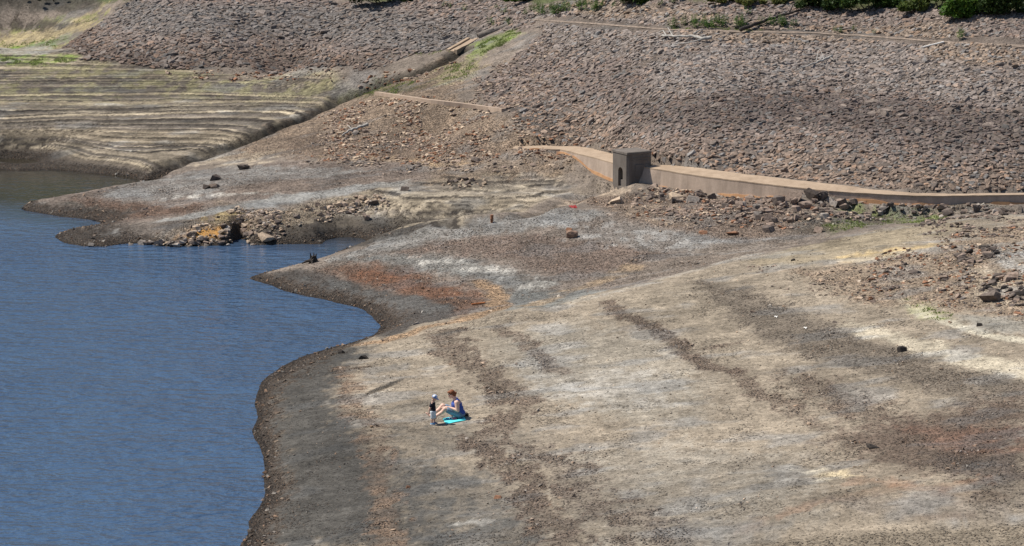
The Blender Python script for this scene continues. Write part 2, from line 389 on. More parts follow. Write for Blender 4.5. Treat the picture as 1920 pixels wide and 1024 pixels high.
area([(-400,640),(460,640),(700,630),(950,574),(1150,543),(1400,482),(1700,425),(1900,398),(2300,380),(2300,-60),(-400,-60)], (0.205,0.170,0.140), 1, 0.25, 0.2)
area([(-400,10),(300,-6),(640,-4),(960,4),(1240,4),(1500,12),(1700,18),(1930,28),(2300,40),(2300,-70),(-400,-70)], (0.075,0.085,0.038), 1, 0.4, 0.8)
# ---- far bank: bands that follow the strand lines
k1 = m1[ci]; r_ = np.random.default_rng(5)
pal = np.array([[0.26,0.215,0.155],[0.155,0.132,0.108],[0.33,0.275,0.195],[0.125,0.108,0.09],[0.22,0.185,0.138],[0.40,0.335,0.24],[0.17,0.145,0.115],[0.14,0.122,0.10]])
lc = pal[r_.integers(0, len(pal), len(lev))]; lc[:5] = [[0.05,0.042,0.036],[0.05,0.042,0.036],[0.07,0.060,0.052],[0.09,0.076,0.064],[0.24,0.2,0.145]]
band = lc[np.clip(lvi[ci], 0, len(lev)-1)]
thin = fbm(cx*0.12, cz*16.0+0.05*NS, 68, 3)          # thin layers of silt, level like the old water lines
band = band*(0.75+0.5*np.clip(0.5+PAT2, 0, 1))[:, None]*(1+0.45*thin)[:, None]
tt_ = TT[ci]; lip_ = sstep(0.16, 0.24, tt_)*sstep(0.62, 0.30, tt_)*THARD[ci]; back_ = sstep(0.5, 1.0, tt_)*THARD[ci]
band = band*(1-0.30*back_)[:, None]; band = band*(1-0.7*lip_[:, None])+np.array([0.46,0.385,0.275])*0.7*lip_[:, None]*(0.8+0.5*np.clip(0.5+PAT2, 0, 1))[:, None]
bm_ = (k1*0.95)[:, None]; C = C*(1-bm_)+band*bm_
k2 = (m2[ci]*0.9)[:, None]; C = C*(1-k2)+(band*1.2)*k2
# green film of weed on the upper far bank
low1 = k1*sstep(0.62, 0.42, cz+0.05*NS); C = C*(1-0.8*low1[:, None])+np.array([0.085,0.070,0.058])*0.8*low1[:, None]*(1+0.8*np.clip(thin, -0.6, 1))[:, None]
gtop = k1*sstep(1.7, 2.6, cz)*sstep(-0.05, 0.35, 0.7*PAT2+0.5*NS+0.12)
C = C*(1-0.5*gtop[:, None])+np.array([0.205,0.195,0.08])*0.5*gtop[:, None]
# ---- tan gravel slope between the gully and the pitched stones
area([(610,205),(700,170),(760,150),(850,112),(900,130),(860,185),(950,215),(1100,268),(1080,300),(980,296),(900,300),(760,305),(640,300),(520,290),(470,300),(400,300),(520,245)], (0.30,0.222,0.158), 0.9, 0.8, 1.0, gr=0.55, patchy=0.25)
area([(520,262),(640,240),(760,250),(900,265),(960,290),(860,300),(700,300),(560,300)], (0.235,0.175,0.132), 0.8, 0.6, 1.2, gr=0.7, patchy=0.5)
area([(340,305),(420,290),(520,285),(500,305),(430,318)], (0.42,0.35,0.26), 0.7, 0.4, 1.2, patchy=0.7)
area([(540,310),(700,298),(900,304),(1090,300),(1060,330),(900,335),(780,345),(640,330)], (0.27,0.2,0.14), 0.85, 0.5, 1.0, gr=0.5, patchy=0.5)
area([(600,296),(700,290),(820,296),(900,306),(800,312),(660,306)], (0.40,0.285,0.175), 0.7, 0.4, 0.8, patchy=0.6)
# ---- upper left: grassy flat
area([(-200,15),(180,20),(190,40),(150,62),(110,92),(-200,105)], (0.33,0.27,0.15), 0.9, 0.5, 1.5, patchy=0.2)
area([(-200,62),(130,68),(105,88),(-200,88)], (0.13,0.20,0.035), 0.95, 0.5, 1.2, patchy=0.55)
area([(-200,88),(90,86),(110,98),(60,106),(-200,100)], (0.34,0.33,0.29), 0.8, 0.4, 0.8, patchy=0.4)
area([(-200,100),(110,102),(170,112),(60,118),(-200,116)], (0.17,0.23,0.05), 0.85, 0.4, 0.8, patchy=0.6)
area([(-200,20),(180,24),(200,34),(120,30),(-200,36)], (0.15,0.17,0.06), 0.8, 0.3, 0.8, patchy=0.6)
area([(-200,33),(60,36),(150,44),(140,50),(0,44),(-200,42)], (0.06,0.05,0.042), 0.9, 0.25, 0.8)
# gully
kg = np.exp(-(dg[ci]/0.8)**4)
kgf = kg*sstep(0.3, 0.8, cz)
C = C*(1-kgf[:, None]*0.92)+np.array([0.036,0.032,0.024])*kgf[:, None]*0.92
area([(650,185),(700,150),(780,150),(800,165),(740,178),(690,182)], (0.10,0.10,0.042), 0.75, 0.5, 1.0, patchy=0.4)
area([(880,95),(905,72),(960,55),(980,62),(940,85),(880,115)], (0.17,0.23,0.055), 0.85, 0.4, 0.8, patchy=0.35)
area([(820,128),(900,105),(880,150),(820,160)], (0.25,0.24,0.12), 0.7, 0.5, 0.8, patchy=0.5)
# ---- fourth spit
S4 = [(38,387),(100,369),(200,350),(270,339),(400,318),(520,305),(760,300),(820,330),(760,352),(560,366),(420,386),(300,410),(215,425),(185,417),(95,403)]
area(S4, (0.205,0.165,0.138), 1, 0.5, 0.5, gr=0.25)
area([(185,366),(330,330),(430,314),(600,314),(690,322),(600,335),(500,340),(420,358),(330,374),(220,379)], (0.225,0.215,0.20), 0.9, 0.5, 1.0, patchy=0.35)
area([(420,350),(560,335),(700,332),(800,325),(740,345),(600,358),(470,366)], (0.20,0.158,0.128), 0.85, 0.4, 0.8, gr=0.3, patchy=0.3)
area([(130,372),(220,376),(330,388),(400,380),(350,398),(250,412),(190,408),(150,392)], (0.165,0.105,0.075), 0.85, 0.4, 0.8, gr=0.5)
area([(310,366),(420,362),(510,366),(420,371),(330,372)], WHITE, 0.75, 0.25, 0.6, patchy=0.5)
area([(110,380),(200,382),(250,400),(150,396)], DKG, 0.8, 0.4, 0.8)
area([(280,418),(350,402),(420,386),(540,366),(690,345),(770,338),(760,352),(640,366),(560,380),(440,392),(360,412)], (0.255,0.25,0.235), 0.95, 0.3, 0.5)
area([(390,372),(430,380),(470,388),(430,392)], (0.2,0.16,0.12), 0.6, 0.2, 0.4)
# ---- third spit
area([(105,440),(180,425),(280,415),(350,415),(440,395),(420,415),(330,440),(230,452),(150,456)], (0.155,0.132,0.112), 0.95, 0.4, 0.5, gr=0.25)
area([(110,440),(170,432),(230,436),(210,452),(130,455)], (0.115,0.108,0.098), 0.85, 0.3, 0.5, patchy=0.2)
area([(160,436),(200,430),(235,434),(200,442)], (0.4,0.39,0.37), 0.7, 0.2, 0.6, patchy=0.6)
area([(210,452),(300,440),(380,410),(440,390),(520,392),(560,400),(560,455),(450,462),(210,464)], (0.30,0.225,0.15), 0.95, 0.3, 0.5, gr=0.8)
area([(320,455),(350,436),(400,425),(430,420),(440,445),(400,458)], (0.50,0.26,0.07), 0.95, 0.25, 0.6, patchy=0.2)
area([(380,412),(430,392),(450,400),(440,420),(400,425)], (0.42,0.33,0.17), 0.85, 0.25, 0.6, gr=0.5, patchy=0.3)
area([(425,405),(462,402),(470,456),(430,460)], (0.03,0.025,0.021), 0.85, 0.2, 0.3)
area([(480,400),(600,375),(720,365),(730,385),(620,405),(560,430),(470,440)], (0.33,0.275,0.205), 0.85, 0.4, 0.8, gr=0.8)
# inlet bank: terraces, dark peat foot
area([(700,345),(830,335),(1000,345),(1120,350),(1080,372),(980,398),(880,415),(760,425),(640,420),(720,385)], (0.32,0.272,0.205), 0.25, 0.5, 1.0, patchy=0.3)
area([(740,362),(860,350),(1010,352),(1080,362),(960,378),(800,380),(720,378)], (0.46,0.395,0.30), 0.5, 0.4, 0.8, patchy=0.6)
area([(480,428),(600,427),(760,424),(850,424),(800,440),(700,460),(480,462)], (0.075,0.066,0.056), 0.93, 0.2, 0.3, gr=0.2)
area([(640,424),(820,418),(860,424),(660,431)], (0.19,0.165,0.13), 0.7, 0.15, 0.3)
area([(960,405),(1060,375),(1150,350),(1180,360),(1090,382),(1000,405)], (0.43,0.34,0.25), 0.75, 0.4, 0.6, patchy=0.3)
area([(940,412),(985,402),(1040,385),(1060,388),(1000,408),(960,416)], (0.09,0.075,0.062), 0.8, 0.2, 0.5)
# ---- second spit
S2 = [(465,522),(560,500),(620,485),(700,457),(830,430),(960,408),(1100,392),(1240,372),(1400,380),(1560,400),(1700,410),(1400,478),(1150,540),(950,572),(820,600),(720,632),(700,600),(600,560)]
area(S2, (0.215,0.178,0.148), 1, 0.3, 0.3, gr=0.2)
area([(620,488),(720,452),(840,427),(960,406),(1100,394),(1170,402),(1060,420),(900,442),(800,455),(700,480)], (0.25,0.24,0.222), 0.95, 0.4, 0.8, patchy=0.2)
area([(640,488),(760,470),(860,478),(960,505),(1040,530),(1000,555),(940,540),(860,515),(740,500)], (0.19,0.195,0.185), 0.85, 0.5, 0.8, patchy=0.2)
area([(760,480),(840,482),(940,500),(1010,520),(1030,545),(960,550),(980,530),(900,512),(800,495)], WHITE, 0.8, 0.3, 0.8, patchy=0.85)
area([(700,474),(850,452),(1000,440),(1140,452),(1300,478),(1250,498),(1080,520),(1000,500),(880,478),(780,476)], (0.215,0.16,0.128), 0.9, 0.5, 1.0, gr=0.45, patchy=0.25)
area([(600,505),(660,494),(760,505),(870,538),(920,566),(880,592),(800,578),(720,546),(640,522)], (0.17,0.102,0.07), 0.92, 0.6, 0.9, gr=0.4)
area([(650,512),(740,510),(830,535),(860,556),(790,560),(720,540)], (0.215,0.098,0.054), 0.7, 0.6, 1.0, gr=0.4, patchy=0.4)
area([(465,522),(560,502),(610,510),(720,545),(860,575),(850,596),(790,606),(720,640),(695,628),(706,602),(690,585),(600,560)], (0.078,0.07,0.063), 0.95, 0.3, 0.5, gr=0.15)
area([(560,520),(640,527),(720,548),(840,575),(800,590),(700,570)], (0.115,0.112,0.105), 0.8, 0.3, 0.6, patchy=0.3)
area([(930,545),(1100,540),(1130,545),(1030,575),(950,582)], (0.17,0.178,0.17), 0.8, 0.4, 0.6)
area([(1030,425),(1180,420),(1320,432),(1450,450),(1440,470),(1330,474),(1180,466),(1080,448)], (0.31,0.30,0.28), 0.85, 0.4, 1.0, patchy=0.65)
area([(1200,490),(1360,455),(1500,450),(1420,478),(1300,500),(1180,530)], (0.225,0.185,0.15), 0.8, 0.4, 0.8, gr=0.3)
area([(1080,380),(1240,362),(1400,372),(1480,395),(1560,425),(1400,450),(1250,430),(1150,405)], (0.25,0.188,0.145), 0.9, 0.5, 0.8, gr=0.7, patchy=0.2)
area([(1130,388),(1220,380),(1300,395),(1380,418),(1260,420),(1170,408)], (0.36,0.28,0.205), 0.7, 0.4, 0.8, patchy=0.6, gr=0.4)
area([(1500,400),(1700,385),(1900,385),(1850,400),(1700,415),(1560,435),(1480,440)], (0.175,0.15,0.12), 0.9, 0.4, 0.6, gr=0.5)
area([(1560,440),(1660,420),(1600,405),(1540,420)], (0.15,0.16,0.07), 0.7, 0.3, 0.6, patchy=0.5)
area([(1590,380),(1720,390),(1780,400),(1740,420),(1640,410),(1580,395)], (0.16,0.20,0.06), 0.7, 0.3, 0.6, patchy=0.7)
area([(1330,352),(1400,350),(1460,358),(1420,366),(1340,364)], (0.40,0.39,0.37), 0.7, 0.2, 0.3)
strip([(900,528),(935,555),(935,578),(880,596),(800,614),(720,638),(640,652)], 0.42, TAN, 0.9, gr=0.5)
strip([(1190,500),(1130,528),(1060,548),(1000,572)], 0.5, (0.38,0.28,0.18), 0.75, patchy=0.4, gr=0.4)
# ---- near beach
area([(448,1030),(500,900),(475,800),(500,712),(560,672),(640,648),(690,655),(655,700),(650,760),(700,820),(760,880),(800,960),(860,1030)], (0.074,0.070,0.063), 0.97, 0.8, 1.4)
area([(640,820),(800,860),(960,900),(1020,960),(1080,1030),(760,1030),(700,940)], (0.088,0.083,0.075), 0.9, 1.0, 1.5, patchy=0.45)
area([(700,790),(860,800),(980,805),(1060,830),(900,850),(760,840)], (0.115,0.106,0.092), 0.75, 0.8, 1.2, patchy=0.55)
area([(820,930),(960,920),(1080,960),(1060,1030),(860,1030)], (0.10,0.096,0.088), 0.7, 0.8, 1.2, patchy=0.6)
area([(900,640),(1080,600),(1250,640),(1330,720),(1300,800),(1150,790),(1000,740)], (0.31,0.275,0.222), 0.8, 1.0, 1.5)
area([(960,680),(1100,690),(1230,700),(1260,760),(1120,770),(1010,740)], (0.36,0.34,0.305), 0.6, 0.6, 1.2, patchy=0.6)
area([(760,640),(860,610),(960,590),(1000,620),(900,650),(830,690),(760,700),(700,690)], (0.29,0.245,0.187), 0.8, 0.6, 1.0)
area([(1000,850),(1250,830),(1500,850),(1550,960),(1400,1030),(1100,1030)], (0.27,0.245,0.205), 0.7, 1.0, 1.5, patchy=0.4)
area([(1150,560),(1320,520),(1340,570),(1420,640),(1500,690),(1360,680),(1240,620)], (0.31,0.26,0.197), 0.8, 0.6, 1.0)
# brown gravel ribbons left by falling water
strip([(1135,566),(1165,590),(1215,608),(1250,635),(1290,665),(1330,690),(1375,697)], 0.34, BRN, 0.8, gr=0.6, rag=1.0, patchy=0.15, soft=0.08)
strip([(1290,655),(1340,650),(1392,645)], 0.22, BRN, 0.6, gr=0.5, rag=1.2, patchy=0.4, soft=0.08)
strip([(1375,697),(1440,738),(1500,778),(1560,800)], 0.36, BRN, 0.65, gr=0.6, rag=1.2, patchy=0.35, soft=0.1)
area([(1460,700),(1560,715),(1660,765),(1720,800),(1600,790),(1520,750)], (0.17,0.13,0.10), 0.85, 0.6, 1.2, gr=0.5, patchy=0.3)
area([(1310,528),(1400,538),(1480,578),(1600,622),(1700,660),(1800,690),(1930,716),(1930,800),(1760,742),(1610,690),(1490,664),(1380,600),(1330,560)], (0.165,0.137,0.108), 0.85, 0.35, 0.8, gr=0.3, patchy=0.1)
area([(1590,600),(1700,628),(1800,655),(1930,684),(1930,716),(1810,690),(1690,652),(1600,622)], (0.50,0.44,0.335), 0.9, 0.3, 0.6)
strip([(1690,560),(1745,592),(1800,612),(1880,632),(1930,642)], 0.28, (0.55,0.50,0.39), 0.85, rag=0.4)
area([(1680,552),(1750,570),(1800,600),(1740,600),(1690,575)], (0.22,0.225,0.10), 0.55, 0.3, 0.6, patchy=0.7)
strip([(930,615),(980,640),(1015,668),(1060,700)], 0.3, BRN, 0.7, gr=0.6, rag=1.2, patchy=0.3, soft=0.1)
strip([(830,625),(850,660),(890,690),(950,725),(975,760),(940,800),(900,825),(930,860),(990,900),(1010,950),(1040,1000),(1050,1040)], 0.62, (0.16,0.12,0.092), 0.8, gr=0.6, rag=1.2, patchy=0.35, soft=0.12)
strip([(1000,850),(1060,890),(1100,940),(1180,960),(1260,1030)], 0.9, (0.155,0.12,0.095), 0.75, gr=0.6, rag=1.3, patchy=0.6)
strip([(655,690),(655,750),(690,790),(705,850),(720,930),(728,1030)], 0.40, (0.25,0.17,0.115), 0.65, gr=0.65, rag=1.3, patchy=0.6)
strip([(690,738),(720,726),(752,711)], 0.09, (0.06,0.055,0.048), 0.8, rag=0.7, warp=0.1)
strip([(690,742),(735,729)], 0.07, (0.45,0.4,0.32), 0.6, rag=0.8, warp=0.1)
area([(690,770),(800,752),(850,748),(800,765),(720,782)], (0.20,0.18,0.15), 0.7, 0.25, 0.7, patchy=0.3)
area([(680,690),(760,680),(740,695),(690,705)], (0.17,0.16,0.145), 0.7, 0.25, 0.6)
area([(880,982),(940,974),(930,980),(900,988)], WHITE, 0.4, 0.25, 0.8, patchy=0.7)
# crest: pale and ochre
strip([(1040,575),(1150,546),(1290,510),(1420,475)], 0.30, (0.36,0.32,0.26), 0.6, rag=0.7)
area([(1400,486),(1560,450),(1700,422),(1820,410),(1780,440),(1680,462),(1560,490),(1440,505)], (0.30,0.248,0.172), 0.85, 0.4, 0.6)
area([(1560,486),(1640,470),(1760,458),(1700,476),(1600,496)], (0.48,0.36,0.185), 0.75, 0.3, 0.6, patchy=0.3)
area([(1480,505),(1620,495),(1760,470),(1900,420),(1930,440),(1930,600),(1860,590),(1740,570),(1640,575),(1560,545)], (0.345,0.255,0.18), 0.75, 0.6, 1.0, gr=0.6, patchy=0.35)
area([(1830,470),(1930,450),(1930,520),(1870,505)], (0.44,0.425,0.39), 0.8, 0.4, 0.6, patchy=0.3)
area([(1820,500),(1880,510),(1920,540),(1880,580),(1820,560)], (0.50,0.42,0.315), 0.7, 0.4, 0.6, patchy=0.3)
area([(1780,590),(1930,600),(1930,625),(1850,622)], (0.27,0.255,0.22), 0.8, 0.4, 0.6)
# lower right: brown, rust
area([(1560,820),(1680,780),(1930,740),(1930,900),(1800,890),(1650,870)], (0.135,0.10,0.077), 0.92, 1.2, 1.6, gr=0.3)
area([(1700,800),(1930,800),(1930,850),(1780,850)], (0.19,0.11,0.078), 0.7, 0.5, 1.0, gr=0.4, patchy=0.3)
area([(1740,850),(1930,850),(1930,935),(1830,930)], (0.12,0.10,0.085), 0.75, 0.5, 1.0, gr=0.4, patchy=0.2)
strip([(1400,985),(1500,948),(1600,930),(1700,915),(1820,904)], 0.42, (0.24,0.14,0.085), 0.5, rag=1.3, patchy=0.5)
strip([(1600,905),(1680,905),(1760,918),(1850,935)], 0.5, (0.25,0.15,0.095), 0.45, rag=1.1, patchy=0.6)
strip([(1720,975),(1780,965),(1820,968)], 0.3, (0.25,0.14,0.085), 0.4, rag=1.1, patchy=0.5)
area([(1495,885),(1570,882),(1590,892),(1540,900)], (0.58,0.48,0.31), 0.8, 0.2, 0.6, patchy=0.4)
area([(1550,935),(1760,930),(1930,940),(1930,985),(1760,975),(1600,970)], (0.18,0.155,0.13), 0.7, 0.5, 1.0, patchy=0.3)
area([(1760,985),(1930,965),(1930,1040),(1700,1040)], (0.30,0.30,0.29), 0.8, 0.4, 0.8, patchy=0.4)
area([(1250,980),(1400,960),(1480,1000),(1440,1040),(1260,1040)], (0.19,0.175,0.155), 0.75, 0.6, 1.2, patchy=0.5)
area([(1300,880),(1340,900),(1330,950),(1290,930)], (0.2,0.185,0.165), 0.6, 0.4, 0.8, patchy=0.4)
# ---- stone-pitched banks: dark earth between stones
RIP_R = [(1010,62),(960,110),(900,150),(900,190),(955,212),(1010,262),(1085,272),(1150,290),(1230,306),(1320,317),(1420,329),(1560,345),(1667,355),(1772,361),(1930,359),(2120,352),(2150,60),(1930,24),(1700,12),(1500,8),(1300,8),(1000,8)]
RIP_L = [(112,92),(150,66),(190,42),(215,20),(300,-25),(960,-25),(1010,10),(1000,58),(930,56),(880,66),(840,92),(760,108),(720,128),(600,128),(470,128),(340,132),(240,122),(160,112)]
EARTH = (0.15,0.122,0.102)
area(RIP_R, EARTH, 1, 0.35, 0.3); area(RIP_L, EARTH, 1, 0.35, 0.3)
area([(-240,-30),(200,-30),(180,18),(60,16),(-240,12)], (0.07,0.062,0.05), 0.9, 0.4, 0.6)
# strand edges: dark peat with riser shade painted in; wet rim at the water
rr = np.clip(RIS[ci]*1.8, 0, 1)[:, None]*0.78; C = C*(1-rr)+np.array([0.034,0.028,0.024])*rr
wz = cz+0.05*NS+0.04*NF
far_ = sstep(134, 142, cy)
inl = m2[ci]*sstep(0.85, 0.6, cz+0.06*NS); C = C*(1-0.85*inl[:, None])+np.array([0.070,0.060,0.050])*0.85*inl[:, None]
rim = sstep(0.24, 0.10, wz+0.08*NF)*(1-far_); C = C*(1-0.6*rim[:, None])+np.array([0.125,0.088,0.062])*0.6*rim[:, None]; GR = np.maximum(GR, rim*0.7)
m = sstep(0.20, 0.06, wz-0.17*far_)*(0.85); C = C*(1-m[:, None])+np.array([0.055,0.047,0.040])*m[:, None]; GR = np.maximum(GR, m*0.75)
m = sstep(0.075, 0.02, wz); C = C*(1-m[:, None])+np.array(WET)*m[:, None]
deep = sstep(-0.05, -0.3, cz); C = C*(1-deep[:, None])+np.array([0.04,0.035,0.025])*deep[:, None]
# broad mottling: silt films, damp patches
land = sstep(0.1, 0.3, cz)
C *= (1+land*(0.24*PAT+0.22*PAT2+0.18*NS+0.10*NF))[:, None]
blue = (land*sstep(0.12, 0.5, fbm(cx*0.3, cy*0.5, 71, 5)))[:, None]*0.42
lum = C.mean(1, keepdims=True); C = C*(1-blue)+(lum*np.array([0.98, 1.0, 1.0])*1.04)*blue
GR = GR+land*0.26*sstep(0.12, 0.5, fbm(cx*0.5, cy*0.35, 81, 5))
C = np.clip(C, 0.012, 0.8); GR = np.clip(GR, 0, 1)
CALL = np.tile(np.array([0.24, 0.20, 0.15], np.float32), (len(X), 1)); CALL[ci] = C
GALL = np.full(len(X), 0.3, np.float32); GALL[ci] = GR
far_land = (~core) & (Y > 200); CALL[far_land] = (0.07, 0.09, 0.035)
ny, nx = SH
ii = np.arange(nx*ny).reshape(SH)
F = np.stack([ii[:-1, :-1].ravel(), ii[:-1, 1:].ravel(), ii[1:, 1:].ravel(), ii[1:, :-1].ravel()], 1)

def ground_material():
    m, n, l, p = node_mat('dried_lake_bed')
    def N(t, **kw):
        nd = n.new(t)
        for k, v in kw.items(): setattr(nd, k, v)
        return nd
    def math_(op, a, b=None, c=None):
        nd = N('ShaderNodeMath', operation=op)
        for i, v in enumerate((a, b, c)):
            if v is None: continue
            if isinstance(v, (int, float)): nd.inputs[i].default_value = v
            else: l.new(v, nd.inputs[i])
        return nd.outputs[0]
    geo = N('ShaderNodeNewGeometry'); pos = geo.outputs['Position']
    col = N('ShaderNodeAttribute', attribute_name='Col'); gr = N('ShaderNodeAttribute', attribute_name='Gravel')
    def noise(s, d=6, rough=0.6, vec=pos):
        nd = N('ShaderNodeTexNoise'); nd.inputs['Scale'].default_value = s; nd.inputs['Detail'].default_value = d; nd.inputs['Roughness'].default_value = rough
        l.new(vec, nd.inputs['Vector']); return nd.outputs['Fac']
    n1 = noise(1.1, 9, 0.65); n2 = noise(7.0, 5, 0.7); n3 = noise(28.0, 3, 0.6)
    # streaky film (drying silt runs along the contour)
    mp = N('ShaderNodeMapping'); mp.inputs['Scale'].default_value = (0.8, 1.2, 1.0); mp.inputs['Rotation'].default_value = (0, 0, 0.15); l.new(pos, mp.inputs['Vector'])
    st = noise(2.2, 9, 0.75, mp.outputs[0])
    v = N('ShaderNodeTexVoronoi', feature='F1'); v.inputs['Scale'].default_value = 15.0; v.inputs['Randomness'].default_value = 1.0; l.new(pos, v.inputs['Vector'])
    sep = N('ShaderNodeSeparateColor'); l.new(v.outputs['Color'], sep.inputs[0])
    ramp = N('ShaderNodeValToRGB'); e = ramp.color_ramp.elements
    e[0].position = 0.0; e[0].color = (0.10, 0.078, 0.062, 1); e[1].position = 1.0; e[1].color = (0.42, 0.33, 0.25, 1)
    for pz, cc in ((0.35, (0.17, 0.13, 0.10, 1)), (0.6, (0.235, 0.17, 0.125, 1)), (0.8, (0.30, 0.185, 0.115, 1))):
        x = e.new(pz); x.color = cc
    l.new(sep.outputs[0], ramp.inputs[0])
    # base tone
    f1 = math_('ADD', math_('MULTIPLY', n1, 0.70), math_('MULTIPLY', n2, 0.95))
    f1 = math_('ADD', f1, math_('MULTIPLY', st, 0.8)); f1 = math_('ADD', f1, math_('MULTIPLY', n3, 0.7)); f1 = math_('SUBTRACT', f1, 0.60)
    n5 = noise(3.4, 7, 0.72); cr = N('ShaderNodeMapRange', interpolation_type='SMOOTHSTEP'); cr.inputs[1].default_value = 0.42; cr.inputs[2].default_value = 0.60; cr.inputs[3].default_value = -0.10; cr.inputs[4].default_value = 0.09; l.new(n5, cr.inputs[0])
    mp2 = N('ShaderNodeMapping'); mp2.inputs['Scale'].default_value = (1.6, 0.8, 1.0); mp2.inputs['Rotation'].default_value = (0, 0, -0.1); l.new(pos, mp2.inputs['Vector'])
    n6 = noise(7.0, 5, 0.7, mp2.outputs[0]); sp = N('ShaderNodeMapRange', interpolation_type='SMOOTHSTEP'); sp.inputs[1].default_value = 0.62; sp.inputs[2].default_value = 0.66; sp.inputs[3].default_value = 0.0; sp.inputs[4].default_value = -0.20; l.new(n6, sp.inputs[0])
    sp2 = N('ShaderNodeMapRange', interpolation_type='SMOOTHSTEP'); sp2.inputs[1].default_value = 0.35; sp2.inputs[2].default_value = 0.31; sp2.inputs[3].default_value = 0.0; sp2.inputs[4].default_value = 0.14; l.new(n6, sp2.inputs[0])
    f1 = math_('ADD', f1, cr.outputs[0]); f1 = math_('ADD', f1, sp.outputs[0]); f1 = math_('ADD', f1, sp2.outputs[0])
    f1 = math_('MAXIMUM', math_('POWER', f1, 1.35), 0.25)
    base = N('ShaderNodeVectorMath', operation='SCALE'); l.new(col.outputs['Color'], base.inputs[0]); l.new(f1, base.inputs['Scale'])
    # pebbles: their tint follows the ground they lie on a little
    pb = N('ShaderNodeMix', data_type='RGBA'); pb.inputs['Factor'].default_value = 0.62
    sc2 = N('ShaderNodeVectorMath', operation='SCALE'); l.new(col.outputs['Color'], sc2.inputs[0])
    l.new(math_('MULTIPLY_ADD', sep.outputs[1], 1.5, 0.25), sc2.inputs['Scale'])
    l.new(ramp.outputs[0], pb.inputs['A']); l.new(sc2.outputs[0], pb.inputs['B'])
    g = math_('ADD', gr.outputs['Fac'], math_('MULTIPLY_ADD', n2, 0.8, -0.40)); g = math_('ADD', g, math_('MULTIPLY_ADD', sep.outputs[2], 1.0, -0.50))
    gm = N('ShaderNodeMapRange', interpolation_type='SMOOTHSTEP'); gm.inputs[1].default_value = 0.34; gm.inputs[2].default_value = 0.85; l.new(g, gm.inputs[0])
    edge = N('ShaderNodeMapRange'); edge.inputs[1].default_value = 0.045; edge.inputs[2].default_value = 0.02; l.new(v.outputs['Distance'], edge.inputs[0])
    mixc = N('ShaderNodeMix', data_type='RGBA'); l.new(math_('MULTIPLY', gm.outputs[0], 0.72), mixc.inputs['Factor']); l.new(base.outputs[0], mixc.inputs['A']); l.new(pb.outputs['Result'], mixc.inputs['B'])
    l.new(mixc.outputs['Result'], p.inputs['Base Color'])
    p.inputs['Roughness'].default_value = 0.92; p.inputs['Specular IOR Level'].default_value = 0.15
    peb = math_('MULTIPLY', math_('SUBTRACT', 0.06, v.outputs['Distance']), math_('MULTIPLY', gm.outputs[0], 0.8))
    h = math_('ADD', math_('MULTIPLY', n1, 0.05), math_('MULTIPLY', n2, 0.035)); h = math_('ADD', h, math_('MULTIPLY', n3, 0.008)); h = math_('ADD', h, peb); h = math_('ADD', h, math_('MULTIPLY', cr.outputs[0], 0.06))
    b = N('ShaderNodeBump'); b.inputs['Strength'].default_value = 0.8; b.inputs['Distance'].default_value = 1.0; l.new(h, b.inputs['Height']); l.new(b.outputs[0], p.inputs['Normal'])
    return m
M_GROUND = ground_material()
ground = link('ground', mesh_np('ground', np.stack([X, Y, Z], 1), F, cols={'Col': CALL, 'Gravel': GALL}, smooth=True), M_GROUND, kind='structure')

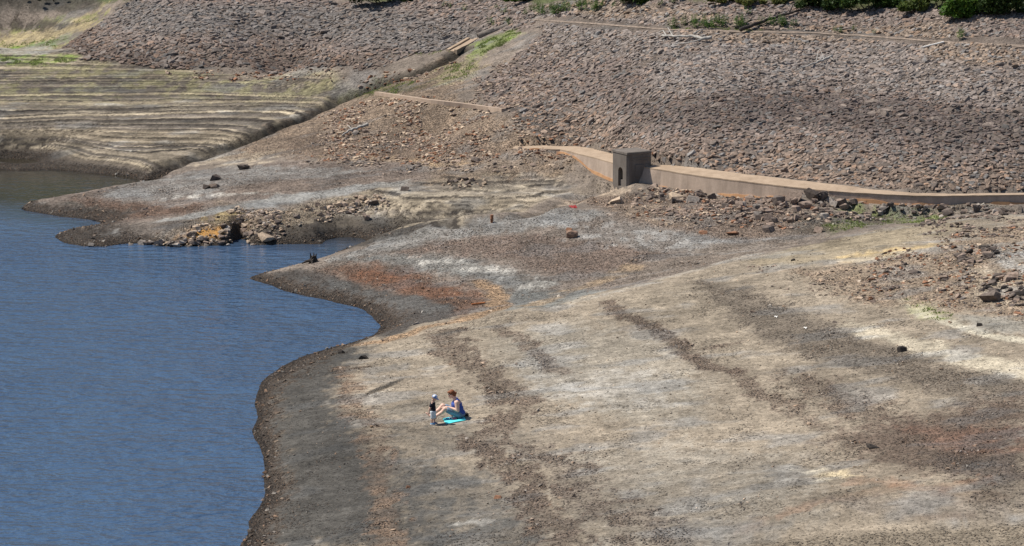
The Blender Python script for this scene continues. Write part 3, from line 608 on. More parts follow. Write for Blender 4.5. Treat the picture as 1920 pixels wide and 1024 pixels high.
# ================================================================ water
def water_material():
    m, n, l, p = node_mat('lake_water')
    p.inputs['Base Color'].default_value = (0.022, 0.048, 0.105, 1); p.inputs['Roughness'].default_value = 0.13
    p.inputs['IOR'].default_value = 1.50; p.inputs['Specular IOR Level'].default_value = 0.5
    g = n.new('ShaderNodeNewGeometry')
    def nz(scale, sx, sy, d, rot=0.0):
        mp = n.new('ShaderNodeMapping'); mp.inputs['Scale'].default_value = (sx, sy, 1); mp.inputs['Rotation'].default_value = (0, 0, rot)
        l.new(g.outputs['Position'], mp.inputs['Vector'])
        t = n.new('ShaderNodeTexNoise'); t.inputs['Scale'].default_value = scale; t.inputs['Detail'].default_value = d; t.inputs['Roughness'].default_value = 0.55
        l.new(mp.outputs[0], t.inputs['Vector']); return t.outputs['Fac']
    a = nz(1.8, 0.7, 1.0, 2.5, 0.2); b_ = nz(5.0, 0.8, 1.0, 2, -0.2); c_ = nz(0.25, 1, 1, 3)
    def mth(op, x, y):
        nd = n.new('ShaderNodeMath'); nd.operation = op
        for i, v in enumerate((x, y)):
            if isinstance(v, (int, float)): nd.inputs[i].default_value = v
            else: l.new(v, nd.inputs[i])
        return nd.outputs[0]
    amp = mth('ADD', mth('MULTIPLY', c_, 1.7), -0.05)
    h = mth('ADD', mth('MULTIPLY', a, 0.33), mth('MULTIPLY', b_, 0.07)); h = mth('MULTIPLY', h, amp)
    # sheltered water behind the spits lies calmer
    sx = n.new('ShaderNodeSeparateXYZ'); l.new(g.outputs['Position'], sx.inputs[0])
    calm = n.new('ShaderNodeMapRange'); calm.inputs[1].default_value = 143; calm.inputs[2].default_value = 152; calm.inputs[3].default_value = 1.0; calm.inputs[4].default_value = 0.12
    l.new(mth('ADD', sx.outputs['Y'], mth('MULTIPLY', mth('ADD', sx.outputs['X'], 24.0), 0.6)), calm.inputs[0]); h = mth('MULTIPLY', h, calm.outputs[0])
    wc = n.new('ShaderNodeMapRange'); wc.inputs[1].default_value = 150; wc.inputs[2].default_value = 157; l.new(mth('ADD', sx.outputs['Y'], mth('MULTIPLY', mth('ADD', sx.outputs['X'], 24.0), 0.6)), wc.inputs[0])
    wm = n.new('ShaderNodeMix'); wm.data_type = 'RGBA'; wm.inputs['A'].default_value = (0.046, 0.084, 0.152, 1); wm.inputs['B'].default_value = (0.026, 0.022, 0.014, 1); l.new(wc.outputs[0], wm.inputs['Factor']); l.new(wm.outputs['Result'], p.inputs['Base Color'])  # blue sky and brown bank reflections painted into the base colour by position
    bp = n.new('ShaderNodeBump'); bp.inputs['Strength'].default_value = 0.85; bp.inputs['Distance'].default_value = 1.0
    l.new(h, bp.inputs['Height']); l.new(bp.outputs[0], p.inputs['Normal'])
    return m
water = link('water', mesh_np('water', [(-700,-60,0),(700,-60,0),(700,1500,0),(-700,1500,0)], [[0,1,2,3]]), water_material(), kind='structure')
# ================================================================ stones
M_STONE = attr_mat('weathered_stone', rough=0.9, scale=9.0, var=0.35, bump=0.6, bdist=0.03)
def hull(npts, seed, squash=(1, 1, 1), box=0.75):
    r = random.Random(seed); bm = bmesh.new()
    for i in range(npts):
        while True:
            p = Vector((r.uniform(-1, 1), r.uniform(-1, 1), r.uniform(-1, 1)))
            q = max(abs(p.x), abs(p.y), abs(p.z))
            if p.length > 0.2 and q > 0.55: break
        b = p/q; s = p.normalized(); v = b*box+s*(1-box)
        bm.verts.new((v.x*squash[0]*r.uniform(0.85, 1), v.y*squash[1]*r.uniform(0.85, 1), v.z*squash[2]*r.uniform(0.85, 1)))
    bmesh.ops.convex_hull(bm, input=bm.verts[:])
    bmesh.ops.delete(bm, geom=[v for v in bm.verts if not v.link_faces], context='VERTS')
    bmesh.ops.recalc_face_normals(bm, faces=bm.faces[:]); bmesh.ops.triangulate(bm, faces=bm.faces[:])
    bm.verts.index_update()
    v = np.array([q.co[:] for q in bm.verts]); f = np.array([[q.index for q in t.verts] for t in bm.faces]); bm.free()
    v = v-(v.max(0)+v.min(0))/2; v = v/((v.max(0)-v.min(0))/2)
    return v, f
SLAB = [hull(13, 100+i) for i in range(26)]       # unit boxes -1..1
PEB = [hull(7, 300+i, box=0.3) for i in range(12)]
ROUNDS = [hull(34, 700+i, box=0.05) for i in range(3)]
BIG = [hull(11, 500+i, box=0.25) for i in range(14)]
def rotm(n, az, tx, ty):
    """frames whose z follows normals n, turned by az and tipped by tx, ty (radians); returns Nx3x3 (columns = axes)"""
    n = n+tx[:, None]*np.array([1, 0, 0])+ty[:, None]*np.array([0, 1, 0]); n /= np.linalg.norm(n, axis=1, keepdims=True)
    a = np.stack([np.cos(az), np.sin(az), 0*az], 1); a -= n*(a*n).sum(1, keepdims=True); a /= np.linalg.norm(a, axis=1, keepdims=True)
    b = np.cross(n, a); return np.stack([a, b, n], 2)
def scatter_mesh(name, protos, pos, rot, half, cols, seed=0):
    r = np.random.default_rng(seed); pid = r.integers(0, len(protos), len(pos)); VV = []; FF = []; CC = []; off = 0
    for k, (pv, pf) in enumerate(protos):
        s = np.where(pid == k)[0]
        if not len(s): continue
        v = np.einsum('nij,nkj->nki', rot[s], pv[None]*half[s][:, None, :])+pos[s][:, None, :]
        VV.append(v.reshape(-1, 3)); FF.append((pf[None]+(np.arange(len(s))*len(pv))[:, None, None]).reshape(-1, 3)+off)
        CC.append(np.repeat(cols[s], len(pv), 0)); off += len(s)*len(pv)
    return mesh_np(name, np.concatenate(VV), np.concatenate(FF), cols={'Col': np.concatenate(CC)})
def in_poly(wp, x, y): return poly_sd(wp, x, y) > 0

# ---------------------------------------------------------------- stone-pitched banks
def pitched_bank(pp, cell, seed, name, far_tone):
    r = np.random.default_rng(seed); wp = GW(pp)
    x0, y0 = wp.min(0); x1, y1 = wp.max(0)
    gx, gy = np.meshgrid(np.arange(x0, x1, cell*1.12), np.arange(y0, y1, cell*0.80))
    gx = gx+(np.arange(gx.shape[0]) % 2)[:, None]*cell*0.55
    x = (gx+r.uniform(-0.36, 0.36, gx.shape)*cell).ravel(); y = (gy+r.uniform(-0.36, 0.36, gy.shape)*cell).ravel()
    sd = poly_sd(wp, x, y)+0.25*fbm(x*1.3, y*1.3, 91, 2)
    k = (sd > 0.05); x, y = x[k], y[k]
    # leave the footpath and the grassy strip by the pipe bare
    if name == 'R':
        pth = GW([(1000,40),(1100,46),(1250,56),(1390,60),(1520,62),(1620,68),(1750,78),(1930,88)])
        k = (line_d(pth, x, y) > 0.42) & (r.random(len(x)) > 0.03); x, y = x[k], y[k]
    uu, vv = project(x, y, surf(x, y)); sdd = poly_sd(wp, x, y)
    k = ~((uu < 1080) & (uu > 880) & (r.random(len(x)) < 0.75*np.exp(-np.clip(sdd, 0, None)/1.6))); x, y = x[k], y[k]
    gap = fbm(x*0.35, y*0.35, 95, 3); k = r.random(len(x)) > np.clip(gap-0.35, 0, 0.6); x, y = x[k], y[k]
    n = len(x); z = surf(x, y); nn = surf_n(x, y, 0.5)
    size = cell*(0.40+0.34*r.random(n)**1.3+0.26*(r.random(n) > 0.88)+0.5*(r.random(n) > 0.985))*(1+0.25*fbm(x*0.5, y*0.5, 97, 2))
    half = np.stack([size*r.uniform(0.9, 1.45, n), size*r.uniform(0.55, 0.95, n), size*r.uniform(0.30, 0.62, n)], 1)
    tl = 0.21 if name == 'R' else 0.12; tilt = r.normal(0, tl, n); tilt2 = r.normal(-0.06, tl, n)
    rot = rotm(nn, r.normal(0.15, 0.6, n), tilt, tilt2)
    pos = np.stack([x, y, z], 1)+nn*(half[:, 2:3]*r.uniform(-0.1, 0.55, (n, 1)))
    # tones: bands left by old water levels, plus stone-to-stone variety
    zb = z+0.55*fbm(x*0.10, y*0.10, 99, 3)
    base = np.tile(np.array([0.225, 0.180, 0.156]), (n, 1))
    def mixb(col, m): base[:] = base*(1-m[:, None])+np.array(col)*m[:, None]
    mixb((0.27, 0.202, 0.157), sstep(4.6, 3.3, zb))
    if name == 'R':
        mixb((0.135, 0.108, 0.096), sstep(4.2, 4.8, zb)*sstep(5.9, 5.2, zb)*sstep(2, 10, x))
        mixb((0.25, 0.212, 0.188), sstep(5.4, 6.0, zb)*sstep(7.3, 6.8, zb))
        mixb((0.29, 0.225, 0.17), sstep(6.9, 7.1, zb)*sstep(7.9, 7.5, zb)*0.7)
    else:
        mixb((0.155, 0.118, 0.098), sstep(4.3, 3.6, zb)); mixb((0.185, 0.165, 0.152), sstep(4.3, 4.8, zb)*sstep(6.0, 5.4, zb))
    t = r.random(n); base *= (0.68+0.50*r.random(n)**1.2)[:, None]
    w_ = (t > 0.86)[:, None]; base = np.where(w_, base*np.array([1.14, 1.02, 0.92]), base); g_ = (t < 0.12)[:, None]; base = np.where(g_, base.mean(1, keepdims=True)*np.array([1.08, 1.0, 0.94]), base)
    u, v = project(pos[:, 0], pos[:, 1], pos[:, 2])
    vis = (u > 0) & (u < 1920) & (v > 0) & (v < 1024)
    return dict(pos=pos, rot=rot, half=half, col=base, vis=vis, px=half[:, 0]*2*FPX/np.linalg.norm(pos-CAMO, axis=1))
def bed_sheet(pp, name, dz=0.006):
    wp = GW(pp); jj, kk = np.where((poly_sd(wp, GX, GY) > 0.15)) if False else (None, None)
    inside = (poly_sd(wp, X, Y) > 0.1).reshape(SH)
    fm = (inside[:-1, :-1] & inside[:-1, 1:] & inside[1:, 1:] & inside[1:, :-1]).ravel()
    f = F[fm]; used, inv = np.unique(f.ravel(), return_inverse=True)
    v = np.stack([X[used], Y[used], Z[used]+dz], 1)
    return mesh_np(name, v, inv.reshape(-1, 4), cols={'Col': CALL[used]*1.0, 'Gravel': GALL[used]}, smooth=True)
def build_bank(pp, cell, seed, tag, name):
    b = pitched_bank(pp, cell, seed, tag, None)
    bank = link(name, bed_sheet(pp, name), M_GROUND, kind='structure')
    order = np.argsort(-(b['px']*b['vis'])); single = order[:300]; rest = order[300:]
    link('pitching_stones', scatter_mesh('pitching_stones', SLAB, b['pos'][rest], b['rot'][rest], b['half'][rest], b['col'][rest], seed), M_STONE, bank, kind='stuff')
    pool = []
    for q in range(26):
        v, f = SLAB[q]; c = np.median(b['col'][single], 0)*(0.7+0.6*random.random())
        me = mesh_np('stone', v, f, cols={'Col': np.tile(c, (len(v), 1))}); me.materials.append(M_STONE); pool.append(me)
    for i, s in enumerate(single):
        o = link('stone', pool[i % 26], None, bank)
        m = Matrix(b['rot'][s].tolist()).to_4x4() @ Matrix.Diagonal((*b['half'][s].tolist(), 1))
        o.matrix_local = Matrix.Translation(b['pos'][s].tolist()) @ m
    return bank, len(b['pos'])
bank_r, n_r = build_bank(RIP_R, 0.185, 201, 'R', 'stone_pitched_bank')
bank_l, n_l = build_bank(RIP_L, 0.22, 202, 'L', 'stone_pitched_bank')
print('pitching stones', n_r, n_l)

# ---------------------------------------------------------------- loose rocks (each a thing), collected first so the largest become individuals
TONES = {'dark': (0.125, 0.10, 0.085), 'brown': (0.235, 0.178, 0.142), 'tan': (0.40, 0.31, 0.228), 'grey': (0.27, 0.235, 0.205), 'black': (0.05, 0.042, 0.037), 'rust': (0.24, 0.125, 0.075)}
POOL = {}
for tn, c in TONES.items():
    L = []
    for q in range(10):
        v, f = BIG[q]; k = 0.75+0.5*random.random()
        me = mesh_np('rock', v, f, cols={'Col': np.tile(np.array(c)*k, (len(v), 1))}); me.materials.append(M_STONE); L.append(me)
    POOL[tn] = L
ROUND_ME = mesh_np('rock', ROUNDS[0][0], ROUNDS[0][1], cols={'Col': np.tile(np.array((0.25, 0.165, 0.12)), (len(ROUNDS[0][0]), 1))}, smooth=False); ROUND_ME.materials.append(M_STONE)
ROCKS = []
def rock(px, py, wpx, hpx, tone, label, group=None, sink=0.25, name='rock', depth=None, az=None):
    p = G(px, py+hpx*0.35); s = FPX/np.linalg.norm(p-CAMO)
    hx = wpx/2/s; hz = hpx/2/s; hy = depth/2 if depth else hx*random.uniform(0.6, 1.0)
    ROCKS.append(dict(p=p, half=(hx, hy, hz), tone=tone, label=label, group=group, sink=sink, px=wpx*hpx, name=name, az=random.uniform(-0.5, 0.5) if az is None else az))
def rocks_in(poly, n, wr, tones, label, group, seed, hr=(0.45, 0.75), tiltz=0.3, pw=1.6, sink=0.25, name='rock'):
    r = random.Random(seed); xs = [p[0] for p in poly]; ys = [p[1] for p in poly]; k = 0; pa = np.array(poly, float)
    while k < n:
        x, y = r.uniform(min(xs), max(xs)), r.uniform(min(ys), max(ys))
        if not in_poly(pa, np.array([x]), np.array([y]))[0]: continue
        w_ = wr[0]+(wr[1]-wr[0])*r.random()**pw
        rock(x, y, w_, w_*r.uniform(*hr), r.choice(tones), label, group, sink=sink, name=name); k += 1
# singled-out boulders
rock(404, 333, 24, 14, 'dark', 'dark angular boulder on the grey spit, farther of three close together')
rock(387, 350, 13, 11, 'dark', 'small dark block left of a brown slab on the grey spit')
rock(402, 348, 20, 10, 'brown', 'brown flat slab beside a small dark block on the grey spit')
rock(455, 313, 26, 12, 'dark', 'dark low boulder at the foot of the far gully')
rock(759, 354, 18, 11, 'dark', 'lone dark block at the right end of the grey spit')
rock(1073, 439, 23, 18, 'brown', 'rounded brown boulder standing alone on the pale mud')
rock(1067, 430, 14, 7, 'rust', 'small reddish stone just behind the rounded brown boulder')
rock(683, 670, 20, 9, 'black', 'black flat stone near the shore, right of another')
rock(641, 659, 15, 9, 'black', 'black lumpy stone at the water edge of the near beach')
rock(1691, 655, 20, 14, 'black', 'black lump lying alone beside the pale sandy track')
rock(1636, 837, 26, 10, 'black', 'dark flat stone alone on the lower right mud')
rock(1860, 554, 42, 30, 'dark', 'largest dark boulder of the outcrop at the right edge', depth=0.9)
rock(1442, 430, 26, 14, 'dark', 'dark smooth boulder in front of the rubble heap', az=0.2)
rock(1535, 431, 20, 13, 'brown', 'brown block resting on pale sand in front of the rubble heap')
rock(1373, 437, 26, 8, 'rust', 'reddish flat stone at the edge of the pale blue mud')
rock(1318, 436, 18, 7, 'rust', 'reddish small stone at the left of the pale blue mud')
rock(1525, 368, 28, 26, 'dark', 'tall dark block on top of the rubble heap by the wall', sink=0.05)
rock(1545, 371, 16, 20, 'dark', 'narrow upright dark block beside the tall one on the rubble heap', sink=0.1)
rock(1490, 371, 34, 20, 'brown', 'broad brown slab leaning on top of the rubble heap', sink=0.1)
rock(1460, 376, 26, 16, 'dark', 'dark slab at the left shoulder of the rubble heap', sink=0.15)
rock(1512, 384, 26, 16, 'brown', 'brown block below the peak of the rubble heap')
rock(1578, 381, 22, 14, 'brown', 'brown block at the right shoulder of the rubble heap')
rock(1335, 368, 16, 13, 'dark', 'dark pointed rock close to the wall, left of the heap')
rock(1724, 383, 10, 9, 'rust', 'small orange brown stone at the foot of the wall')
rock(1782, 604, 7, 5, 'rust', 'tiny reddish stone where the pale track begins')
rock(1836, 609, 12, 8, 'black', 'small black stone below the outcrop on grey mud')
rock(1717, 509, 24, 9, 'dark', 'dark flat stone alone left of the outcrop')
rock(1768, 520, 20, 11, 'brown', 'wedge shaped brown rock left of the outcrop')
rock(1486, 487, 10, 6, 'black', 'small black stone on the sandy crest')
rock(1565, 604, 9, 5, 'dark', 'small dark stone in the grey brown ribbon')
rock(500, 447, 30, 20, 'tan', 'pale tan boulder right of the dark hollow at the water edge', depth=0.8)
rock(170, 459, 12, 6, 'grey', 'pale grey stone at the water edge of the orange spit tip')
rock(700, 380, 24, 9, 'dark', 'dark flat slab on the pale rubble tongue')
rock(688, 408, 14, 12, 'brown', 'brown block on the dark terrace of the inlet')
rock(1225, 290, 7, 7, 'rust', 'small orange stone behind the concrete outlet box')
rock(895, 299, 24, 11, 'dark', 'dark rock cluster stone on the upper gravel')
rock(780, 606, 14, 6, 'grey', 'grey flat stone in the dark cove mud', az=0.3)
rock(1155, 376, 30, 16, 'tan', 'broken pale concrete block in front of the outlet box', name='concrete_block', depth=0.8, az=0.2)
rock(1268, 368, 36, 18, 'tan', 'large pale rounded boulder at the foot of the wall', depth=0.9)
rock(1298, 374, 26, 14, 'grey', 'grey rounded boulder right of the large pale one', depth=0.7)
rock(933, 932, 15, 6, 'rust', 'rust brown flat stone on the near beach below the people')
rock(765, 913, 9, 6, 'rust', 'small rust stone on dark mud, below the rust brown flat one')
# heaps
rocks_in([(1340,374),(1440,372),(1490,370),(1560,374),(1600,384),(1600,405),(1540,412),(1440,415),(1380,405)], 95, (7, 20), ['brown','brown','dark','grey','brown'], 'broken brown rock of the rubble heap in front of the wall', 'rocks of the rubble heap', 1, pw=1.8, sink=0.12)
rocks_in([(1560,378),(1700,384),(1900,380),(1900,400),(1700,412),(1580,420)], 42, (8, 22), ['brown','dark','dark','grey'], 'dark brown rock strewn along the foot of the right wall', 'rocks along the right wall', 2, sink=0.15)
rocks_in([(1190,350),(1250,353),(1320,360),(1330,375),(1250,380),(1185,372)], 34, (7, 18), ['brown','dark','dark','tan'], 'dark angular rock heaped beside the outlet box below the wall', 'rocks beside the outlet box', 3, sink=0.1)
rocks_in([(1795,480),(1850,462),(1872,468),(1868,485),(1830,500),(1795,505)], 34, (9, 24), ['dark','dark','black','brown'], 'dark slab of the upper outcrop at the right edge', 'slabs of the upper outcrop', 4, hr=(0.3, 0.55), sink=0.1)
rocks_in([(1840,515),(1880,505),(1925,530),(1930,575),(1890,575),(1850,540),(1838,530)], 44, (10, 27), ['dark','dark','black','brown'], 'dark slab of the lower outcrop at the right edge', 'slabs of the lower outcrop', 5, hr=(0.3, 0.55), sink=0.1)
rocks_in([(1770,510),(1840,505),(1850,550),(1820,580),(1790,550)], 22, (6, 15), ['dark','brown','grey'], 'small rock strewn left of the lower outcrop', 'small rocks left of the outcrop', 6)
rocks_in([(205,463),(300,452),(380,448),(470,452),(480,462),(300,465)], 60, (7, 17), ['brown','tan','dark','grey'], 'stone strewn at the water edge below the orange bank', 'stones below the orange bank', 7, sink=0.05)
rocks_in([(330,448),(380,415),(440,392),(480,395),(560,400),(560,425),(480,445)], 55, (6, 17), ['tan','tan','brown','dark'], 'tan stone in the face of the eroded orange bank', 'stones of the eroded bank', 8, sink=0.1)
rocks_in([(560,395),(620,375),(700,364),(728,372),(690,392),(600,415)], 55, (6, 16), ['tan','grey','brown','tan'], 'pale stone of the rubble tongue above the inlet', 'stones of the pale rubble tongue', 9, sink=0.1)
rocks_in([(815,348),(850,335),(915,334),(920,350),(860,356)], 30, (6, 14), ['tan','brown','dark','tan'], 'tan stone of the small heap on the terrace', 'stones of the terrace heap', 10, sink=0.1)
rocks_in([(1130,400),(1250,395),(1400,410),(1400,440),(1250,435),(1150,425)], 24, (5, 12), ['rust','brown','tan'], 'small reddish stone scattered on the mud below the outlet', 'small stones below the outlet', 11)
rocks_in([(580,270),(660,240),(690,245),(640,275)], 14, (6, 15), ['brown','grey','tan'], 'stone scattered on the gravel above the grey spit', 'stones above the grey spit', 12)
ROCKS.sort(key=lambda q: -(q['px']+(1e5 if q['group'] is None else 0)))
# the outstanding members of each heap get a description of their own
byg = {}
for q in ROCKS[:296]:
    if q['group']: byg.setdefault(q['group'], []).append(q)
for g_, L in byg.items():
    for q in L: q['u'], q['v'] = project(*q['p'])
    left = list(L); base_l = L[0]['label']
    def take(key, word):
        if len(left) > 2:
            q = max(left, key=key); left[:] = [w_ for w_ in left if w_ is not q]; q['label'] = word+' '+base_l
    take(lambda q: q['px'], 'largest'); take(lambda q: q['px'], 'second largest'); take(lambda q: q['px'], 'third largest')
    take(lambda q: -q['u'], 'leftmost'); take(lambda q: q['u'], 'rightmost'); take(lambda q: q['v'], 'nearest'); take(lambda q: -q['v'], 'farthest')
for q in ROCKS[:296]:
    me = ROUND_ME if 'rounded brown boulder standing' in q['label'] else random.choice(POOL[q['tone']]); o = link(q['name'], me, None, label=q['label'], cat='block' if q['name'] == 'concrete_block' else 'rock', group=q['group'])
    hx, hy, hz = q['half']; p = q['p']
    o.location = (p[0], p[1]+hy*0.3, surf(np.array([p[0]]), np.array([p[1]+hy*0.3]))[0]+hz*(1-2*q['sink'])); o.scale = (hx, hy, hz)
    e = 0.24 if q['group'] else 0.10; tip = -0.28 if q['group'] and 'outcrop' in q['group'] else 0.0
    o.rotation_euler = (random.uniform(-e, e), tip+random.uniform(-e, e), q['az'])
rest = ROCKS[296:]
def small_stones(name, items):
    if not items: return
    pos = np.array([[q['p'][0], q['p'][1], q['p'][2]+q['half'][2]*0.3] for q in items]); half = np.array([q['half'] for q in items]); n = len(items)
    rt = rotm(np.tile([0, 0, 1.0], (n, 1)), RNG.uniform(-1, 1, n), RNG.normal(0, .2, n), RNG.normal(0, .2, n))
    col = np.array([np.array(TONES[q['tone']])*random.uniform(0.7, 1.3) for q in items])
    link(name, scatter_mesh(name, SLAB, pos, rt, half, col, 5), M_STONE, kind='stuff', label='small broken stones between the larger rocks')
def scree(pp, n, smin, smax, tones, seed, pw=2.0):
    r = np.random.default_rng(seed); w_ = GW(pp); x0, y0 = w_.min(0); x1, y1 = w_.max(0)
    x = r.uniform(x0, x1, n*3); y = r.uniform(y0, y1, n*3)
    k = (poly_sd(w_, x, y)+0.8*fbm(x*0.8, y*0.6, 181+seed, 3) > 0.0) & (fbm(x*0.6, y*0.4, 190+seed, 4) > -0.25+0.35*r.random(len(x))); x, y = x[k][:n], y[k][:n]
    z = surf(x, y)
    for a, b, q in zip(x, y, z):
        s = smin+(smax-smin)*r.random()**pw; rest.append(dict(p=np.array([a, b, q]), half=(s*r.uniform(.8, 1.4), s*r.uniform(.6, 1.0), s*r.uniform(.35, .7)), tone=tones[r.integers(0, len(tones))]))
scree([(1180,352),(1330,362),(1500,365),(1620,378),(1620,410),(1480,430),(1350,425),(1200,395)], 1300, 0.03, 0.15, ['brown','brown','brown','dark','tan','rust'], 1)
scree([(1600,382),(1900,384),(1900,398),(1700,412),(1600,415)], 300, 0.04, 0.15, ['brown','dark','grey'], 2)
scree([(600,215),(700,185),(850,195),(950,215),(1080,265),(1090,292),(960,296),(760,305),(600,300)], 4200, 0.03, 0.125, ['brown','brown','tan','tan','rust'], 3)
scree([(900,140),(960,110),(1010,70),(1050,90),(1040,180),(960,205),(880,190)], 1600, 0.03, 0.12, ['brown','brown','brown','tan'], 4)
scree([(540,300),(700,296),(900,300),(1080,300),(1060,320),(900,325),(700,318)], 900, 0.03, 0.13, ['brown','tan','dark'], 5)
scree([(205,462),(330,448),(400,412),(450,392),(560,396),(720,366),(730,385),(620,412),(560,430),(480,460),(320,464)], 1300, 0.03, 0.13, ['tan','tan','brown','grey','dark'], 6)
scree([(1640,480),(1780,440),(1930,420),(1930,600),(1850,585),(1740,570),(1600,560)], 1300, 0.03, 0.12, ['brown','tan','dark','rust'], 7, 3.0)
scree([(1700,420),(1930,400),(1930,470),(1850,440),(1750,450)], 500, 0.03, 0.12, ['dark','brown'], 8)
scree([(300,132),(480,134),(700,132),(860,112),(800,150),(640,160),(500,150),(350,148)], 900, 0.04, 0.15, ['brown','tan','rust'], 9)
scree([(1400,500),(1600,500),(1760,480),(1700,560),(1560,560),(1450,540)], 260, 0.03, 0.08, ['dark','brown'], 10)
small_stones('rubble', rest)
print('rocks', len(ROCKS))

# ---------------------------------------------------------------- gravel: real pebbles where the gravel lies thick
pr = np.random.default_rng(77)
def pebbles(name, n, xr, yr, smin, smax, thr, seed, label, sel=None, dens=None):
    r = np.random.default_rng(seed); u = r.uniform(xr[0], xr[1], n); v = r.uniform(yr[0], yr[1], n)
    # spread over the ground that the photograph shows
    y = v; x = u*y*0.17
    z = surf(x, y); g = bil(gxa, gya, GALL.reshape(SH), x, y)+0.35*fbm(x*0.8, y*0.6, 131, 3)
    k = (z > 0.0) & (g > thr+0.35*r.random(n)); x, y, z = x[k], y[k], z[k]; n = len(x)
    s = smin+(smax-smin)*r.random(n)**3
    half = np.stack([s*r.uniform(0.8, 1.3, n), s*r.uniform(0.7, 1.1, n), s*r.uniform(0.4, 0.75, n)], 1)
    rot = rotm(np.tile([0, 0, 1.0], (n, 1)), r.uniform(-3, 3, n), r.normal(0, .25, n), r.normal(0, .25, n))
    base = np.stack([bil(gxa, gya, CALL[:, i].reshape(SH), x, y) for i in range(3)], 1)
    tint = np.array([[0.13, 0.10, 0.08], [0.23, 0.175, 0.135], [0.33, 0.235, 0.165], [0.27, 0.16, 0.095], [0.36, 0.33, 0.29]])[r.integers(0, 5, n)]
    col = (0.6*base+0.4*tint)*(0.75+0.75*r.random(n))[:, None]
    link(name, scatter_mesh(name, PEB, np.stack([x, y, z+half[:, 2]*0.35], 1), rot, half, col, seed), M_STONE, kind='stuff', label=label)
    return n
print('pebbles', pebbles('pebbles', 12000, (-1, 1), (90, 150), 0.015, 0.05, -0.25, 19, 'small loose pebbles strewn thinly over the dry mud'))
print('gravel', pebbles('gravel', 90000, (-1, 1), (90, 165), 0.02, 0.085, 0.42, 9, 'brown gravel and pebbles strewn over the dry lake bed'))
# ================================================================ concrete: outlet box, walls, kerb, pipe, chute
def concrete_mat(name, col, stain, sscale=1.2):
    m, n, l, p = node_mat(name)
    g = n.new('ShaderNodeNewGeometry')
    def noise(s, d, mapz=None):
        t = n.new('ShaderNodeTexNoise'); t.inputs['Scale'].default_value = s; t.inputs['Detail'].default_value = d; t.inputs['Roughness'].default_value = 0.65
        if mapz:
            mp = n.new('ShaderNodeMapping'); mp.inputs['Scale'].default_value = mapz; l.new(g.outputs['Position'], mp.inputs['Vector']); l.new(mp.outputs[0], t.inputs['Vector'])
        else: l.new(g.outputs['Position'], t.inputs['Vector'])
        return t.outputs['Fac']
    a = noise(sscale, 8); b = noise(3.0, 5, (1, 1, 0.18)); c = noise(30, 4)
    mr = n.new('ShaderNodeMapRange'); mr.inputs[1].default_value = 0.42; mr.inputs[2].default_value = 0.68; 
    ad = n.new('ShaderNodeMath'); ad.operation = 'MULTIPLY_ADD'; l.new(b, ad.inputs[0]); ad.inputs[1].default_value = 0.5; 
    hf = n.new('ShaderNodeMath'); hf.operation = 'MULTIPLY'; l.new(a, hf.inputs[0]); hf.inputs[1].default_value = 0.55; l.new(hf.outputs[0], ad.inputs[2]); l.new(ad.outputs[0], mr.inputs[0])
    mx = n.new('ShaderNodeMix'); mx.data_type = 'RGBA'; mx.inputs['A'].default_value = (*col, 1); mx.inputs['B'].default_value = (*stain, 1); l.new(mr.outputs[0], mx.inputs['Factor'])
    fs = n.new('ShaderNodeMath'); fs.operation = 'MULTIPLY_ADD'; l.new(c, fs.inputs[0]); fs.inputs[1].default_value = 0.6; fs.inputs[2].default_value = 0.7
    sx = n.new('ShaderNodeVectorMath'); sx.operation = 'SCALE'; l.new(mx.outputs['Result'], sx.inputs[0]); l.new(fs.outputs[0], sx.inputs['Scale']); l.new(sx.outputs[0], p.inputs['Base Color'])
    p.inputs['Roughness'].default_value = 0.9; p.inputs['Specular IOR Level'].default_value = 0.2
    bp = n.new('ShaderNodeBump'); bp.inputs['Strength'].default_value = 0.35; bp.inputs['Distance'].default_value = 0.03; l.new(a, bp.inputs['Height']); l.new(bp.outputs[0], p.inputs['Normal'])
    return m
M_BOX = concrete_mat('dark_concrete', (0.185, 0.162, 0.142), (0.115, 0.098, 0.085))
M_WALLF = concrete_mat('wall_concrete', (0.42, 0.33, 0.262), (0.27, 0.21, 0.165))
M_COPE = concrete_mat('coping_concrete', (0.40, 0.305, 0.22), (0.29, 0.215, 0.15))
M_RUSTC = concrete_mat('iron_stained_concrete', (0.46, 0.27, 0.14), (0.36, 0.19, 0.10), 3.0)
M_KERB = concrete_mat('kerb_concrete', (0.42, 0.325, 0.25), (0.33, 0.25, 0.19))
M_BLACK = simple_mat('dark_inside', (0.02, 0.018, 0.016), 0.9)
# ---- outlet box (square plan, arch cut through the left face)
fc = at_z(1176, 355, 1.95); ROT = R(30); BW, BH = 1.30, 1.82
box = empty('outlet_box', (fc[0], fc[1], 1.85), ROT, label='dark square concrete outlet box with arched opening, set in the wall', cat='outlet box')
def boxbm(bm, x0, x1, y0, y1, z0, z1, bev=0.0):
    r = bmesh.ops.create_cube(bm, size=1); vs = r['verts']
    for v in vs: v.co = ((x0+x1)/2+v.co.x*(x1-x0), (y0+y1)/2+v.co.y*(y1-y0), (z0+z1)/2+v.co.z*(z1-z0))
    if bev: bmesh.ops.bevel(bm, geom=list({e for v in vs for e in v.link_edges}), offset=bev, segments=1, affect='EDGES')
# local frame: x along right face, y along left face; left face is the plane x = 0
def arch_ring(cyy, w_, zb, zs, nseg=10):
    pts = [(cyy-w_/2, zb), (cyy-w_/2, zs)]
    for i in range(1, nseg): 
        a = math.pi-math.pi*i/nseg; pts.append((cyy+w_/2*math.cos(a), zs+w_/2*math.sin(a)))
    return pts+[(cyy+w_/2, zs), (cyy+w_/2, zb)]
bm = bmesh.new()
T = 0.0
ring = arch_ring(0.60, 0.40, 0.16, 0.86)
H_ = BH-0.14; ch = 0.09
def V(*c): return bm.verts.new(c)
